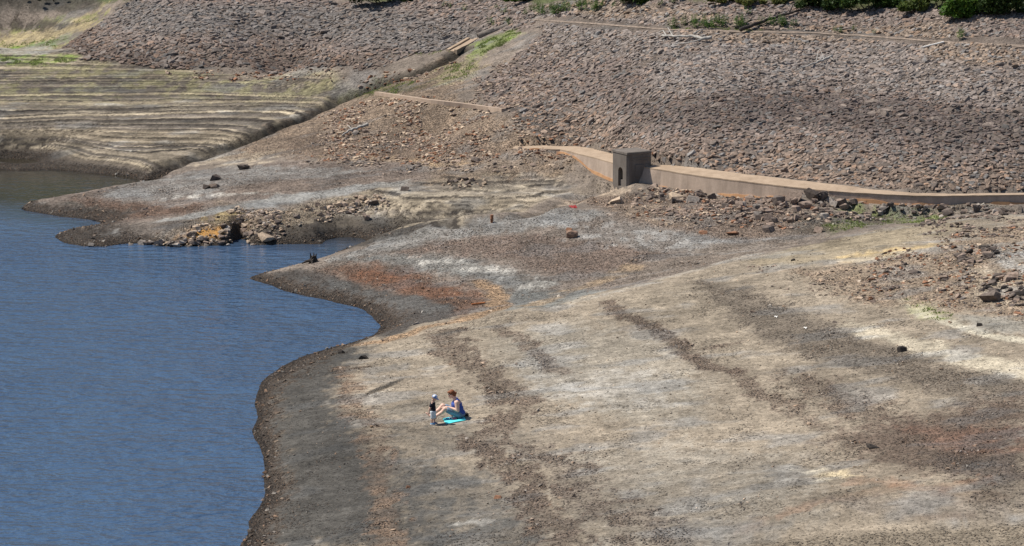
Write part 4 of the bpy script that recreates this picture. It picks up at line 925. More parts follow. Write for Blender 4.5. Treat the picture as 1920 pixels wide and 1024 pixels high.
# left face: plate with arched hole, built from columns above the ring
yb0, yb1 = ch, BW-0.02
rv = [V(0, a, b) for a, b in ring]
tl = [V(0, a, H_) for a, b in ring]
for i in range(len(ring)-1):
    if abs(ring[i][0]-ring[i+1][0]) > 1e-6: bm.faces.new((rv[i], rv[i+1], tl[i+1], tl[i]))
a0, a1 = V(0, yb0, 0), V(0, yb0, H_); c0, c1 = V(0, yb1, 0), V(0, yb1, H_)
b0 = V(0, ring[0][0], 0); b1 = V(0, ring[-1][0], 0)
bm.faces.new((a0, b0, rv[0], rv[1], tl[1], tl[0], a1)) if False else None
bm.faces.new((a0, b0, rv[0], rv[1], a1)); bm.faces.new((rv[1], tl[1], a1))
bm.faces.new((b1, c0, c1, rv[-2], rv[-1])); bm.faces.new((rv[-2], c1, tl[-2]))
bm.faces.new((b0, b1, rv[-1], rv[0]))
# reveal of the arch
iv = [V(0.30, a, b) for a, b in ring]
for i in range(len(ring)-1): bm.faces.new((rv[i], iv[i], iv[i+1], rv[i+1]))
bm.faces.new((rv[-1], iv[-1], iv[0], rv[0]))
# chamfer, right face, back faces
e0, e1 = V(ch, 0, 0), V(ch, 0, H_); f0, f1 = V(BW, 0, 0), V(BW, 0, H_); g0, g1 = V(BW, yb1, 0), V(BW, yb1, H_)
bm.faces.new((a0, a1, e1, e0)); bm.faces.new((e0, e1, f1, f0)); bm.faces.new((f0, f1, g1, g0)); bm.faces.new((g0, g1, c1, c0))
bm.faces.new((a1, c1, g1, f1, e1))
bm_obj('body', bm, M_BOX, box)
bm = bmesh.new(); boxbm(bm, -0.025, BW+0.025, -0.025, BW+0.005, H_+0.002, BH, 0.025); bm_obj('cap_slab', bm, M_BOX, box)
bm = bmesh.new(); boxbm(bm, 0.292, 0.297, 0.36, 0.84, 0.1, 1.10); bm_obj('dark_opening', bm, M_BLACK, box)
bm = bmesh.new(); boxbm(bm, 0.10, 0.25, 0.46, 0.80, 0.14, 0.46, 0.01); bm_obj('sill_block', bm, M_BOX, box)
for dz in (1.40, 1.52):
    bm = bmesh.new(); boxbm(bm, 0.22, BW-0.03, -0.022, -0.002, dz, dz+0.03, 0.006); bm_obj('formwork_ridge', bm, M_BOX, box)
bm = bmesh.new(); boxbm(bm, 0.42, BW-0.06, -0.03, -0.002, 0.62, 1.22, 0.02); bm_obj('face_panel', bm, M_BOX, box)
bm = bmesh.new(); boxbm(bm, -0.02, 0.015, 0.10, 0.44, -0.05, 0.13, 0.01); bm_obj('rusty_base', bm, M_RUSTC, box)

# ---- walls: swept section (face with batter, sloping coping); each a thing with face, coping and stained foot
def wall(front_px, bot_px, back_px, zs, name, label, end_batter=0.0, thick=1.1):
    """front top edge, foot and back edge of the coping given on the ground plan; zs = heights of the front top edge"""
    n = len(front_px)
    Ft = [at_z(a, b, z) for (a, b), z in zip(front_px, zs)]
    root = empty(name, (Ft[0][0], Ft[0][1], 0), label=label, cat='wall'); off = np.array([Ft[0][0], Ft[0][1], 0])
    Ft = [p-off for p in Ft]
    tang = [np.array(Ft[min(i+1, n-1)])-np.array(Ft[max(i-1, 0)]) for i in range(n)]
    nor = []
    for t in tang:
        q = np.array([-t[1], t[0], 0]); q /= np.linalg.norm(q)
        if q[1] < 0: q = -q
        nor.append(q)
    foot = []
    for i in range(n):
        h = bot_px[i]; p = Ft[i].copy(); foot.append(p-nor[i]*0.10*h+np.array([0, 0, -h]))
    if end_batter: foot[0] = foot[0]-np.array([end_batter, 0, 0])
    Bk = [Ft[i]+nor[i]*back_px[i][0]+np.array([0, 0, back_px[i][1]]) for i in range(n)]
    deep = [Bk[i]+np.array([0, 0, -1.2]) for i in range(n)]
    # fine along the length, so edges can be a little uneven
    def sub(L, k=14):
        o = []
        for i in range(n-1):
            for j in range(k): o.append(np.array(L[i])*(1-j/k)+np.array(L[i+1])*j/k)
        return o+[np.array(L[-1])]
    A, B, C_, D = sub(foot), sub(Ft), sub(Bk), sub(deep); m_ = len(A)
    xx = np.array([p[0]+off[0] for p in B]); wob = 0.018*fbm(xx*1.3, xx*0+3, 141, 3); wob2 = 0.03*fbm(xx*0.9, xx*0+9, 142, 3)
    for i in range(m_): B[i] = B[i]+np.array([0, 0, wob[i]]); C_[i] = C_[i]+np.array([0, 0, wob2[i]])
    def ribbon(rows):
        bm = bmesh.new(); g = [[bm.verts.new(p) for p in row] for row in rows]
        for a, b in zip(g[:-1], g[1:]):
            for i in range(m_-1): bm.faces.new((a[i], a[i+1], b[i+1], b[i]))
        return bm, g
    low = [A[i]+np.array([0, 0, -0.5])-0*nor[0] for i in range(m_)]
    mid = [A[i]*0.5+B[i]*0.5 for i in range(m_)]
    bm, g = ribbon([low, A, mid, B])
    bm.faces.new([g[0][0], g[1][0], g[2][0], g[3][0], bm.verts.new(C_[0]), bm.verts.new(D[0])])
    bm_obj('wall_face', bm, M_WALLF, root)
    eps = np.array([0, 0, 0.004])
    lip = [B[i]-np.array([0, 0.02, 0])+np.array([0, 0, -0.05]) for i in range(m_)]
    bm, g = ribbon([lip, [b-np.array([0, 0.02, 0])+eps for b in B], [c+eps for c in C_], D])
    bm_obj('coping', bm, M_COPE, root)
    # iron-stained ledge at the foot
    r2 = np.array([wobv for wobv in np.clip(0.5+1.2*fbm(xx*0.7, xx*0+21, 151, 3), 0.1, 1)])
    ft2 = [A[i]+np.array([0, -0.05, 0.13*r2[i]]) for i in range(m_)]; ft1 = [A[i]+np.array([0, -0.16, -0.25]) for i in range(m_)]; ft3 = [A[i]+np.array([0, 0.06, 0.13*r2[i]]) for i in range(m_)]
    bm, g = ribbon([ft1, ft2, ft3]); bm_obj('stained_footing', bm, M_RUSTC, root)
    return root
wall(FR, HR, BR, ZR, 'retaining_wall', 'long low concrete retaining wall running right from the outlet box', end_batter=0.40)
wall(FL, HL, BL, ZL, 'retaining_wall', 'short low concrete wall running left from the outlet box')

# ---- kerb on the gravel slope
def sweep(name, pts, w_, h_, mat, parent=None, **kw):
    bm = bmesh.new(); rows = []
    for i, p in enumerate(pts):
        t = np.array(pts[min(i+1, len(pts)-1)])-np.array(pts[max(i-1, 0)]); q = np.array([-t[1], t[0], 0]); q /= np.linalg.norm(q)
        p = np.array(p); rows.append([bm.verts.new(p-q*w_/2-np.array([0, 0, 0.3])), bm.verts.new(p-q*w_/2+np.array([0, 0, h_])), bm.verts.new(p+q*w_/2+np.array([0, 0, h_])), bm.verts.new(p+q*w_/2-np.array([0, 0, 0.3]))])
    for a, b in zip(rows[:-1], rows[1:]):
        for i in range(3): bm.faces.new((a[i], b[i], b[i+1], a[i+1]))
    bm.faces.new(rows[0]); bm.faces.new(rows[-1][::-1])
    return bm_obj(name, bm, mat, parent, **kw)
def gpath(pp, k=6, dz=0.0):
    out = []
    for (a, b), (c, d) in zip(pp[:-1], pp[1:]):
        for j in range(k):
            t = j/k; q = G(a+(c-a)*t, b+(d-b)*t); out.append((q[0], q[1], q[2]+dz))
    q = G(*pp[-1]); out.append((q[0], q[1], q[2]+dz)); return out
sweep('kerb', gpath([(706,177),(740,182),(800,191),(870,199),(945,209)]), 0.26, 0.15, M_KERB, label='low straight concrete kerb crossing the brown gravel slope', cat='kerb')
# footpath along the top of the pitched bank
fp = gpath([(1000,38),(1100,44),(1250,56),(1390,60),(1520,62),(1620,68),(1750,78),(1930,88),(2100,92)], 10)
M_PATH = simple_mat('trodden_earth', (0.225, 0.178, 0.142), 0.95, 0.4, 5.0)
bm = bmesh.new(); rows = []
for i, p in enumerate(fp):
    y_ = p[1]; ws = [-0.13, -0.05, 0.05, 0.13]
    rows.append([bm.verts.new((p[0], y_+a+0.08*math.sin(i*1.7), surf(np.array([p[0]]), np.array([y_+a]))[0]+0.03)) for a in ws])
for a, b in zip(rows[:-1], rows[1:]):
    for i in range(3): bm.faces.new((a[i], b[i], b[i+1], a[i+1]))
bm_obj('path', bm, M_PATH, kind='structure', smooth=True)
# ---- drain pipe and the two-sided chute below it
M_PIPE = simple_mat('old_pipe', (0.20, 0.17, 0.145), 0.8, 0.3, 5)
pm = G(896, 72); pdir = np.array(G(945, 50))-pm; pdir[2] = max(pdir[2], 0.1); pdir /= np.linalg.norm(pdir)
def tube(bm, p0, p1, r0, r1, seg=14, cap=False):
    d = Vector(p1)-Vector(p0); q = d.to_track_quat('Z', 'Y')
    a = [bm.verts.new(Vector(p0)+q@Vector((r0*math.cos(t), r0*math.sin(t), 0))) for t in [2*math.pi*i/seg for i in range(seg)]]
    b = [bm.verts.new(Vector(p1)+q@Vector((r1*math.cos(t), r1*math.sin(t), 0))) for t in [2*math.pi*i/seg for i in range(seg)]]
    for i in range(seg): bm.faces.new((a[i], a[(i+1) % seg], b[(i+1) % seg], b[i]))
    if cap: bm.faces.new(a[::-1]); bm.faces.new(b)
    return a, b
pr0 = 0.19
pipe = empty('drain_pipe', tuple(pm), label='half buried round drain pipe with a black mouth on the far bank', cat='pipe')
pd = Vector(pdir)
bm = bmesh.new(); o0 = Vector((0, 0, pr0*0.6)); a, b = tube(bm, o0, o0+pd*2.2-Vector((0, 0, 0.22)), pr0, pr0*0.95, 20)
a2, b2 = tube(bm, o0, o0+pd*1.0, pr0*0.82, pr0*0.82, 20)
for i in range(20): bm.faces.new((a[i], a2[i], a2[(i+1) % 20], a[(i+1) % 20]))
bm_obj('pipe_shell', bm, M_PIPE, pipe, smooth=False)
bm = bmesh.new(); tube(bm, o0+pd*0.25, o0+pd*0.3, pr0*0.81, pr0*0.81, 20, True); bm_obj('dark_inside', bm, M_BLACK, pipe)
chute_pts = [G(886, 75), G(876, 81), G(866, 87), G(856, 92), G(847, 97)]
ch_root = empty('drain_chute', tuple(chute_pts[0]), label='open concrete chute with two raised sides below the drain pipe', cat='chute')
co_ = np.array(chute_pts[0])
for off_ in (-0.27, 0.27):
    pts = []
    for i, p in enumerate(chute_pts):
        t = np.array(chute_pts[min(i+1, 4)])-np.array(chute_pts[max(i-1, 0)]); q = np.array([-t[1], t[0], 0]); q /= np.linalg.norm(q); pts.append(np.array(p)-co_+q*off_)
    sweep('side_wall', pts, 0.20, 0.13, M_COPE, ch_root)
sweep('channel_floor', [np.array(p)-co_ for p in chute_pts], 0.5, 0.05, M_COPE, ch_root)
# ================================================================ plants
M_LEAF = attr_mat('leaves', rough=0.6, scale=3.0, var=0.35, bump=0, trans=0.3)
M_TWIG = simple_mat('brown_twig', (0.10, 0.075, 0.055), 0.9, 0.3, 10)
def leaf_cloud(centers, radii, n, size, col, seed, up=0.3, var=0.45):
    r = np.random.default_rng(seed); c = np.array(centers, float); rad = np.array(radii, float)
    vol = rad.prod(1) if rad.ndim > 1 else rad**3
    k = r.choice(len(c), n, p=vol/vol.sum())
    d = r.normal(size=(n, 3)); d /= np.linalg.norm(d, axis=1, keepdims=True); q = r.random(n)**0.45
    clump = 1+0.25*np.sin(d[:, 0]*7+k)*np.cos(d[:, 1]*6+2*k)
    p = c[k]+d*(rad[k] if rad.ndim > 1 else rad[k][:, None])*(q*clump)[:, None]
    n1 = r.normal(size=(n, 3))+np.array([0, -0.2, up]); n1 /= np.linalg.norm(n1, axis=1, keepdims=True)
    a = np.cross(n1, r.normal(size=(n, 3))); a /= np.linalg.norm(a, axis=1, keepdims=True); b = np.cross(n1, a)
    s = size*(0.6+0.8*r.random(n))[:, None]
    v = np.stack([p-a*s*0.45, p-b*s*0.9*0+b*s, p+a*s*0.45, p-b*s], 1)
    # leaf: pointed quad (base, side, tip, side)
    cc = np.array(col)*(1-var+2*var*r.random((n, 1)))*np.array([1, 1, 1]); yel = (r.random(n) > 0.85)[:, None]; cc = np.where(yel, cc*np.array([1.5, 1.15, 0.8]), cc)
    return v.reshape(-1, 3), np.arange(n*4).reshape(n, 4), np.repeat(cc, 4, 0)
def bush(px, py, wpx, hm, col, label, seed, n=2600, size=0.10, dep=None, name='bush', cat='bush', back=0.0):
    g = G(px, py); g = np.array([g[0], g[1]+back, surf(np.array([g[0]]), np.array([g[1]+back]))[0]])
    s = FPX/np.linalg.norm(g-CAMO); wm = wpx/s; r = random.Random(seed); root = empty(name, tuple(g), label=label, cat=cat)
    cs = []; rs = []
    k = max(4, int(wm/0.55))
    for i in range(k*2):
        x = r.uniform(-0.42, 0.42)*wm; e = 1-(2*x/wm)**2*0.6; zz = r.uniform(0.22, 0.68)*hm*e
        cs.append((x, r.uniform(-0.3, 0.3)*(dep or wm*0.5), zz)); q = r.uniform(0.24, 0.40)*hm*e; rs.append((q*1.2, q, q*0.8))
    v, f, c = leaf_cloud(cs, rs, n, size, col, seed); v[:, 2] = np.maximum(v[:, 2], 0.02)
    link('foliage', mesh_np('foliage', v, f, cols={'Col': c}), M_LEAF, root)
    for i in range(5):
        bm = bmesh.new(); t = cs[i]; tube(bm, (t[0]*0.3, t[1]*0.3, -0.05), (t[0]*0.7, t[1]*0.7, t[2]*0.6), 0.035, 0.022, 6); tube(bm, (t[0]*0.7, t[1]*0.7, t[2]*0.6), (t[0], t[1], t[2]+0.2), 0.022, 0.008, 6); bm_obj('stem', bm, M_TWIG, root)
    return root
DG = (0.035, 0.062, 0.016); MG = (0.065, 0.115, 0.022); YG = (0.14, 0.155, 0.045); BG = (0.075, 0.145, 0.022)
bush(727, 8, 170, 1.9, (0.03, 0.05, 0.015), 'dark overhanging bush at the top edge, left of the pipe', 1, 5000, 0.11)
bush(985, 4, 90, 0.9, MG, 'green bush at the top edge above the pipe', 2)
bush(1193, 6, 100, 1.2, DG, 'dark small bush at the top edge, right of the weeds', 3)
bush(1430, 10, 110, 0.7, YG, 'low yellow green bush left of the dark hedge', 4, 3000, 0.08)
bush(1360, 6, 80, 0.6, YG, 'leftmost low yellow green bush at the top edge', 41, 2000, 0.08)
bush(1545, 17, 110, 1.2, DG, 'dark green bush just right of the charred log', 5, 3600)
bush(1635, 20, 120, 1.4, (0.04, 0.075, 0.018), 'deep green rounded bush in the middle of the top right hedge', 6, 4200)
bush(1722, 22, 90, 0.9, (0.09, 0.125, 0.03), 'yellowish bush between two darker ones at top right', 7, 3000)
bush(1812, 33, 88, 1.5, BG, 'bright green feathery bush at the top right', 8, 4600, 0.10)
bush(1885, 27, 110, 1.8, DG, 'dark green bush in the top right corner', 9, 4600)
bush(100, 0, 170, 0.35, (0.02, 0.026, 0.012), 'dark scrub at the top left edge', 10, 1500, 0.06)
bush(255, 0, 80, 0.4, (0.02, 0.028, 0.012), 'dark scrub at the top edge, right of the left corner', 11, 1000, 0.06)
bush(1590, 12, 110, 1.1, MG, 'mid green bush filling the gap behind the deep green rounded bush', 51, 3000, back=1.0)
bush(1680, 14, 110, 1.1, (0.06, 0.09, 0.022), 'dull green bush behind the yellowish one at top right', 52, 3000, back=1.2)
bush(1765, 20, 110, 1.2, MG, 'mid green bush left of the bright feathery one', 53, 3200, back=0.8)
bush(1850, 22, 90, 1.3, (0.05, 0.085, 0.02), 'green bush just right of the bright feathery one', 54, 3000, back=0.6)
bush(1490, 10, 90, 0.8, (0.11, 0.14, 0.035), 'yellow green bush behind the upper end of the charred log', 55, 2400, 0.08, back=0.8)
bush(1295, 4, 90, 0.5, YG, 'low pale green bush near the middle of the top edge', 56, 1500, 0.08, back=0.8)
bush(1065, 2, 70, 0.45, MG, 'low green bush just above the left weed patch', 57, 1200, 0.08, back=0.5)
# thicket carrying on behind the bank, out of the picture
r_ = np.random.default_rng(17); cs = []; rs = []
for i in range(120):
    x = r_.uniform(-48, 48); y = r_.uniform(224, 250) if x < 2 else r_.uniform(184, 215); cs.append((x, y, surf(np.array([x]), np.array([y]))[0]+0.8)); q = r_.uniform(0.9, 1.6); rs.append((q*1.6, q, q))
v, f, c = leaf_cloud(cs, rs, 26000, 0.22, DG, 18); link('thicket', mesh_np('thicket', v, f, cols={'Col': c}), M_LEAF, kind='stuff', label='low green thicket along the crest of the bank')
# weeds growing between the stones
WEED = []
for q in range(6):
    r = random.Random(60+q); V_ = []; F_ = []; C_ = []
    for st in range(r.randint(3, 5)):
        bx_, by_ = r.uniform(-.16, .16), r.uniform(-.12, .12); lean = (r.uniform(-.12, .12), r.uniform(-.1, .1)); hh = r.uniform(0.32, 0.62)
        def pt(t): return np.array([bx_+lean[0]*t*t, by_+lean[1]*t*t, hh*t])
        for a, b in ((0, .5), (.5, 1)):
            p0, p1 = pt(a), pt(b); i0 = len(V_)
            V_ += [p0+[-.008, 0, 0], p0+[.008, 0, 0], p1+[.006, 0, 0], p1+[-.006, 0, 0]]; F_.append([i0, i0+1, i0+2, i0+3]); C_ += [(0.10, 0.13, 0.04)]*4
        for j in range(13):
            t = 0.15+0.85*j/12; p = pt(t); az = j*2.4+r.random(); L = (0.15*(1.15-t)+0.03)*r.uniform(.8, 1.2)
            d = np.array([math.cos(az), math.sin(az), 0.35]); sd_ = np.array([-math.sin(az), math.cos(az), 0])*0.028; i0 = len(V_)
            V_ += [p, p+d*L*.5+sd_, p+d*L+np.array([0, 0, -0.02]), p+d*L*.5-sd_]; F_.append([i0, i0+1, i0+2, i0+3]); k = r.uniform(.7, 1.35); C_ += [(0.085*k, 0.16*k, 0.03*k)]*4
    me = mesh_np('weed', np.array(V_), np.array(F_), cols={'Col': np.array(C_)}); me.materials.append(M_LEAF); WEED.append(me)
def weeds(pts, label, group, seed, s=(0.8, 1.3)):
    r = random.Random(seed)
    for (x, y) in pts:
        g = G(x, y); o = link('weed', r.choice(WEED), None, label=label, cat='weed', group=group); o.location = tuple(g); k = r.uniform(*s); o.scale = (k*1.1, k*1.1, k); o.rotation_euler = (0, 0, r.uniform(0, 6.3))
r = random.Random(3)
weeds([(r.uniform(985, 1065), r.uniform(18, 30)) for i in range(20)]+[(r.uniform(1030, 1130), r.uniform(8, 22)) for i in range(12)], 'leafy green weed in the patch above the pipe near the top edge', 'weeds above the pipe', 1)
weeds([(r.uniform(1255, 1405), r.uniform(44, 54)) for i in range(22)], 'leafy green weed on the footpath verge left of the charred log', 'weeds left of the charred log', 2)
weeds([(r.uniform(1425, 1490), r.uniform(44, 54)) for i in range(9)], 'leafy green weed on the footpath verge right of the charred log', 'weeds right of the charred log', 3)
weeds([(1402, 27), ], 'single green weed standing between the charred log and the top bushes', None, 4)
weeds([(1805, 68), (1800, 76)], 'green weed on the footpath at the right', 'weeds on the path at right', 5)
weeds([(835, 12), (845, 15), (930, 18), (900, 4), (870, 20), (945, 25)], 'small green weed among the stones above the pipe', 'weeds above the pipe stones', 6, (0.6, 0.9))
weeds([(920, 46), (948, 44), (955, 47), (925, 49)], 'small green weed just above the drain pipe', 'weeds beside the drain pipe', 7, (0.6, 0.9))
weeds([(1150, 14), (1170, 8), (1200, 12), (1240, 10), (1260, 6), (1100, 12)], 'small green weed near the dark bush at the top edge', 'weeds near the dark bush', 8, (0.6, 1))
weeds([(1567, 60), (1577, 62), (1640, 63), (1600, 58)], 'small green weed beside the footpath, right of the log', 'weeds beside the path', 9, (0.5, 0.8))
# short grass and moss
def grass(polys, n, h, col, name, label, seed):
    r = np.random.default_rng(seed); out = []
    for pp, k in polys:
        w_ = GW(pp); x0, y0 = w_.min(0); x1, y1 = w_.max(0); x = r.uniform(x0, x1, k*4); y = r.uniform(y0, y1, k*4)
        m = (poly_sd(w_, x, y)+0.5*fbm(x*1.2, y*1.2, 171, 3) > 0.1) & (fbm(x*1.5, y*1.0, 172, 3) > -0.08+0.25*r.random(len(x))); out.append(np.stack([x[m], y[m]], 1)[:k])
    p = np.concatenate(out); n = len(p); z = surf(p[:, 0], p[:, 1]); az = r.uniform(0, 6.3, n); hh = h*(0.5+r.random(n)); wd = 0.018+0.02*r.random(n)
    b = np.stack([p[:, 0], p[:, 1], z], 1); s = np.stack([np.cos(az), np.sin(az), 0*az], 1)*wd[:, None]; t = np.stack([r.normal(0, .35, n)*hh, r.normal(0, .35, n)*hh, hh], 1)
    v = np.stack([b-s, b+s, b+t], 1).reshape(-1, 3); c = np.array(col)*(0.6+0.8*r.random((n, 1)))
    link(name, mesh_np(name, v, np.arange(n*3).reshape(n, 3), cols={'Col': np.repeat(c, 3, 0)}), M_LEAF, kind='stuff', label=label)
grass([([(890,100),(905,76),(960,55),(978,62),(945,85),(890,112)], 1500), ([(820,130),(900,105),(885,145),(820,155)], 700), ([(660,182),(700,150),(780,152),(740,176)], 1200), ([(730,92),(860,92),(850,104),(740,104)], 500),
       ([(-40,60),(130,66),(105,88),(-40,86)], 1500), ([(-40,104),(170,108),(120,120),(-40,120)], 1500), ([(1255,52),(1405,54),(1490,54),(1400,62),(1260,58)], 1800),
       ([(1690,555),(1760,572),(1800,600),(1740,598)], 220), ([(1600,385),(1720,392),(1780,402),(1740,418),(1620,408)], 600), ([(1560,440),(1660,422),(1600,406),(1540,420)], 500),
       ([(1230,6),(1340,2),(1500,8),(1780,22),(1700,26),(1480,16),(1300,12)], 3000), ([(850,185),(950,190),(940,200),(860,195)], 150), ([(-40,22),(190,26),(180,38),(-40,36)], 1000)],
      0, 0.055, (0.215, 0.265, 0.08), 'grass', 'short green grass and moss in patches on the banks', 5)

# ================================================================ dead wood
M_WOODD = simple_mat('charred_wood', (0.045, 0.038, 0.033), 0.9, 0.4, 12)
M_WOODG = simple_mat('bleached_wood', (0.36, 0.34, 0.31), 0.85, 0.35, 12)
M_WOODB = simple_mat('brown_wood', (0.20, 0.14, 0.095), 0.9, 0.35, 12)
M_WHITE = simple_mat('white_paint', (0.72, 0.70, 0.66), 0.7, 0.12, 6)
M_ORANGE = simple_mat('rusty_orange', (0.34, 0.12, 0.04), 0.85, 0.3, 8)
M_POST = simple_mat('reddish_wood', (0.27, 0.125, 0.07), 0.9, 0.3, 10)
M_RED = simple_mat('red_cloth', (0.26, 0.03, 0.03), 0.8, 0.2, 8)
def poly_tube(bm, pts, r0, r1, seg=7, jit=0.15, seed=0):
    r = random.Random(seed); rings = []
    for i, p in enumerate(pts):
        t = Vector(pts[min(i+1, len(pts)-1)])-Vector(pts[max(i-1, 0)]); q = t.to_track_quat('Z', 'Y'); rad = r0+(r1-r0)*i/(len(pts)-1)
        rings.append([bm.verts.new(Vector(p)+q@Vector((rad*(1+r.uniform(-jit, jit))*math.cos(a), rad*(1+r.uniform(-jit, jit))*math.sin(a), 0))) for a in [2*math.pi*k/seg for k in range(seg)]])
    for a, b in zip(rings[:-1], rings[1:]):
        for i in range(seg): bm.faces.new((a[i], a[(i+1) % seg], b[(i+1) % seg], b[i]))
    bm.faces.new(rings[0][::-1]); bm.faces.new(rings[-1])
def deadwood(name, main, branches, r0, r1, mat, label, cat, lift=0.16, mat2=None):
    """main and branches: pixel polylines with height above the ground"""
    def pts(L, k=5):
        o = []
        for (a, b, h), (c, d, h2) in zip(L[:-1], L[1:]):
            for j in range(k):
                t = j/k; base = G(a+(c-a)*t, b+(d-b)*t); o.append(np.array([base[0], base[1], base[2]+lift+(h+(h2-h)*t)]))
        a, b, h = L[-1]; base = G(a, b); o.append(np.array([base[0], base[1], base[2]+lift+h])); return o
    P0 = pts(main); org = np.array(P0[0]); root = empty(name, tuple(org), label=label, cat=cat)
    # smooth the height so the log spans between the stones it rests on
    zz = np.array([p[2] for p in P0]); zl = np.linspace(zz[0], zz[-1], len(zz)); 
    for i, p in enumerate(P0): p[2] = zz[i]*0.35+zl[i]*0.65+0.02*math.sin(i*1.9); p[0] += 0.03*math.sin(i*2.3)
    bm = bmesh.new(); poly_tube(bm, [p-org for p in P0], r0, r1, seed=len(label)); bm_obj('trunk', bm, mat, root, smooth=True)
    for bi, B in enumerate(branches):
        Q = pts(B, 3); bm = bmesh.new(); poly_tube(bm, [p-org for p in Q], r1*0.9, r1*0.3, 6, seed=bi); bm_obj('branch', bm, mat2 or mat, root, smooth=True)
    return root
deadwood('fallen_log', [(1388,63,0.05),(1420,52,0.08),(1460,38,0.1),(1500,27,0.05)], [[(1460,38,.1),(1478,40,.1),(1495,34,.05)],[(1480,32,.1),(1492,20,.4)],[(1490,30,.1),(1510,28,.2)]], 0.11, 0.045, M_WOODD, 'long charred log leaning up the bank across the footpath', 'log')
deadwood('dead_branch', [(1334,80,.1),(1318,83,.1),(1300,76,.2),(1270,78,.2),(1240,76,.1)], [[(1300,76,.2),(1315,72,.3),(1325,69,.2)],[(1318,83,.1),(1290,88,.05),(1262,91,.05)],[(1262,77,.1),(1256,73,.25),(1252,70,.35)],[(1250,77,.1),(1243,70,.2),(1230,71,.05)]], 0.10, 0.05, M_WOODG, 'bleached forked dead branch on stones left of the charred log', 'branch')
deadwood('dead_branch', [(1560,115,.1),(1545,121,.15),(1525,127,.1),(1495,137,.02)], [[(1545,121,.1),(1538,112,.35)],[(1530,125,.1),(1534,115,.35),(1538,110,.4)],[(1556,116,.1),(1564,122,.05)]], 0.075, 0.025, M_WOODG, 'grey dead branch lying on the stones below the footpath', 'branch')
deadwood('dead_branch', [(690,241,.05),(672,247,.08),(655,252,.05),(642,260,.02)], [[(660,250,.05),(650,244,.15)]], 0.09, 0.04, M_WOODG, 'grey weathered branch on the brown gravel below the kerb', 'branch')
deadwood('dead_branch', [(1420,139,.05),(1400,141,.05)], [], 0.04, 0.02, M_WOODG, 'short pale stick on the stones below the bleached branch', 'branch')
deadwood('timber', [(1385,353,.05),(1420,357,.06),(1470,365,.05)], [], 0.07, 0.06, M_WOODB, 'long orange brown timber lying at the foot of the wall', 'timber', mat2=M_WOODB)
def plank(name, a, b, wd, th, mat, label, cat, lift=0.05, za=0, zb=0):
    p, q = G(*a), G(*b); p = p+np.array([0, 0, lift+za]); q = q+np.array([0, 0, lift+zb]); d = Vector(q-p); bm = bmesh.new(); boxbm(bm, -d.length/2, d.length/2, -wd/2, wd/2, -th/2, th/2, th*0.2)
    o = bm_obj(name, bm, mat, label=label, cat=cat); o.location = tuple((p+q)/2); o.rotation_euler = d.to_track_quat('X', 'Z').to_euler(); return o
plank('plank', (1730,93), (1770,83), 0.10, 0.07, M_WHITE, 'straight white plank lying on the upper stones at right', 'plank', 0.12)
plank('stick', (884,573), (910,570), 0.07, 0.06, M_ORANGE, 'rusty orange stick on the brown mud by the cove', 'stick')
pp_ = G(922, 417)
bm = bmesh.new(); poly_tube(bm, [(0, 0, -0.1), (0.0, 0, 0.15), (0.01, 0, 0.34)], 0.075, 0.07, 9, 0.06, 3); o = bm_obj('wooden_post', bm, M_POST, label='short reddish brown post standing at the edge of the inlet', cat='post'); o.location = tuple(pp_)
# stump at the water
sp = G(587, 492); st = empty('tree_stump', tuple(sp), label='jagged dark tree stump on the point of the second spit', cat='stump')
bm = bmesh.new(); poly_tube(bm, [(0, 0, -0.1), (0.02, 0, 0.12), (0.0, 0, 0.28)], 0.24, 0.13, 9, 0.3, 4)
for i in range(5): a = i*1.26; tube(bm, (0.1*math.cos(a), 0.1*math.sin(a), 0.2), (0.15*math.cos(a), 0.12*math.sin(a), 0.38+0.08*math.sin(i*5)), 0.05, 0.015, 5)
bm_obj('trunk', bm, M_WOODD, st)
for i, (a, L) in enumerate(((3.4, .5), (2.6, .4), (0.2, .3), (4.6, .35))):
    bm = bmesh.new(); poly_tube(bm, [(0.1*math.cos(a), 0.1*math.sin(a), 0.1), (L*.6*math.cos(a), L*.6*math.sin(a), 0.05), (L*math.cos(a), L*math.sin(a), -0.03)], 0.07, 0.025, 6, 0.15, i); bm_obj('root', bm, M_WOODD, st)
# red rag: a crumpled cloth
rg = G(1074, 389); bm = bmesh.new(); gN = 9
vs = [[bm.verts.new(((i-4)*0.045, (j-4)*0.07, 0.5*(0.07*math.sin(i*1.3+j)+0.06*math.cos(j*1.7-i*0.6)+0.10-0.012*((i-4)**2+(j-4)**2)*0.3))) for i in range(gN)] for j in range(gN)]
for j in range(gN-1):
    for i in range(gN-1): bm.faces.new((vs[j][i], vs[j][i+1], vs[j+1][i+1], vs[j+1][i]))
o = bm_obj('red_rag', bm, M_RED, smooth=True, label='crumpled red rag on the mud left of the outlet channel', cat='rag'); o.location = tuple(rg)
# litter: crumpled white paper
for (x, y, lb) in ((1510, 616, 'scrap of white litter in the grey brown gravel ribbon, nearer one'), (1455, 595, 'scrap of white litter in the grey brown gravel ribbon, farther one')):
    q = G(x, y); bm = bmesh.new(); vs = [[bm.verts.new(((i-2)*0.03, (j-2)*0.05, 0.03+0.025*math.sin(i*2.1+j*1.3))) for i in range(5)] for j in range(5)]
    for j in range(4):
        for i in range(4): bm.faces.new((vs[j][i], vs[j][i+1], vs[j+1][i+1], vs[j+1][i]))
    o = bm_obj('litter', bm, M_WHITE, label=lb, cat='litter'); o.location = tuple(q)
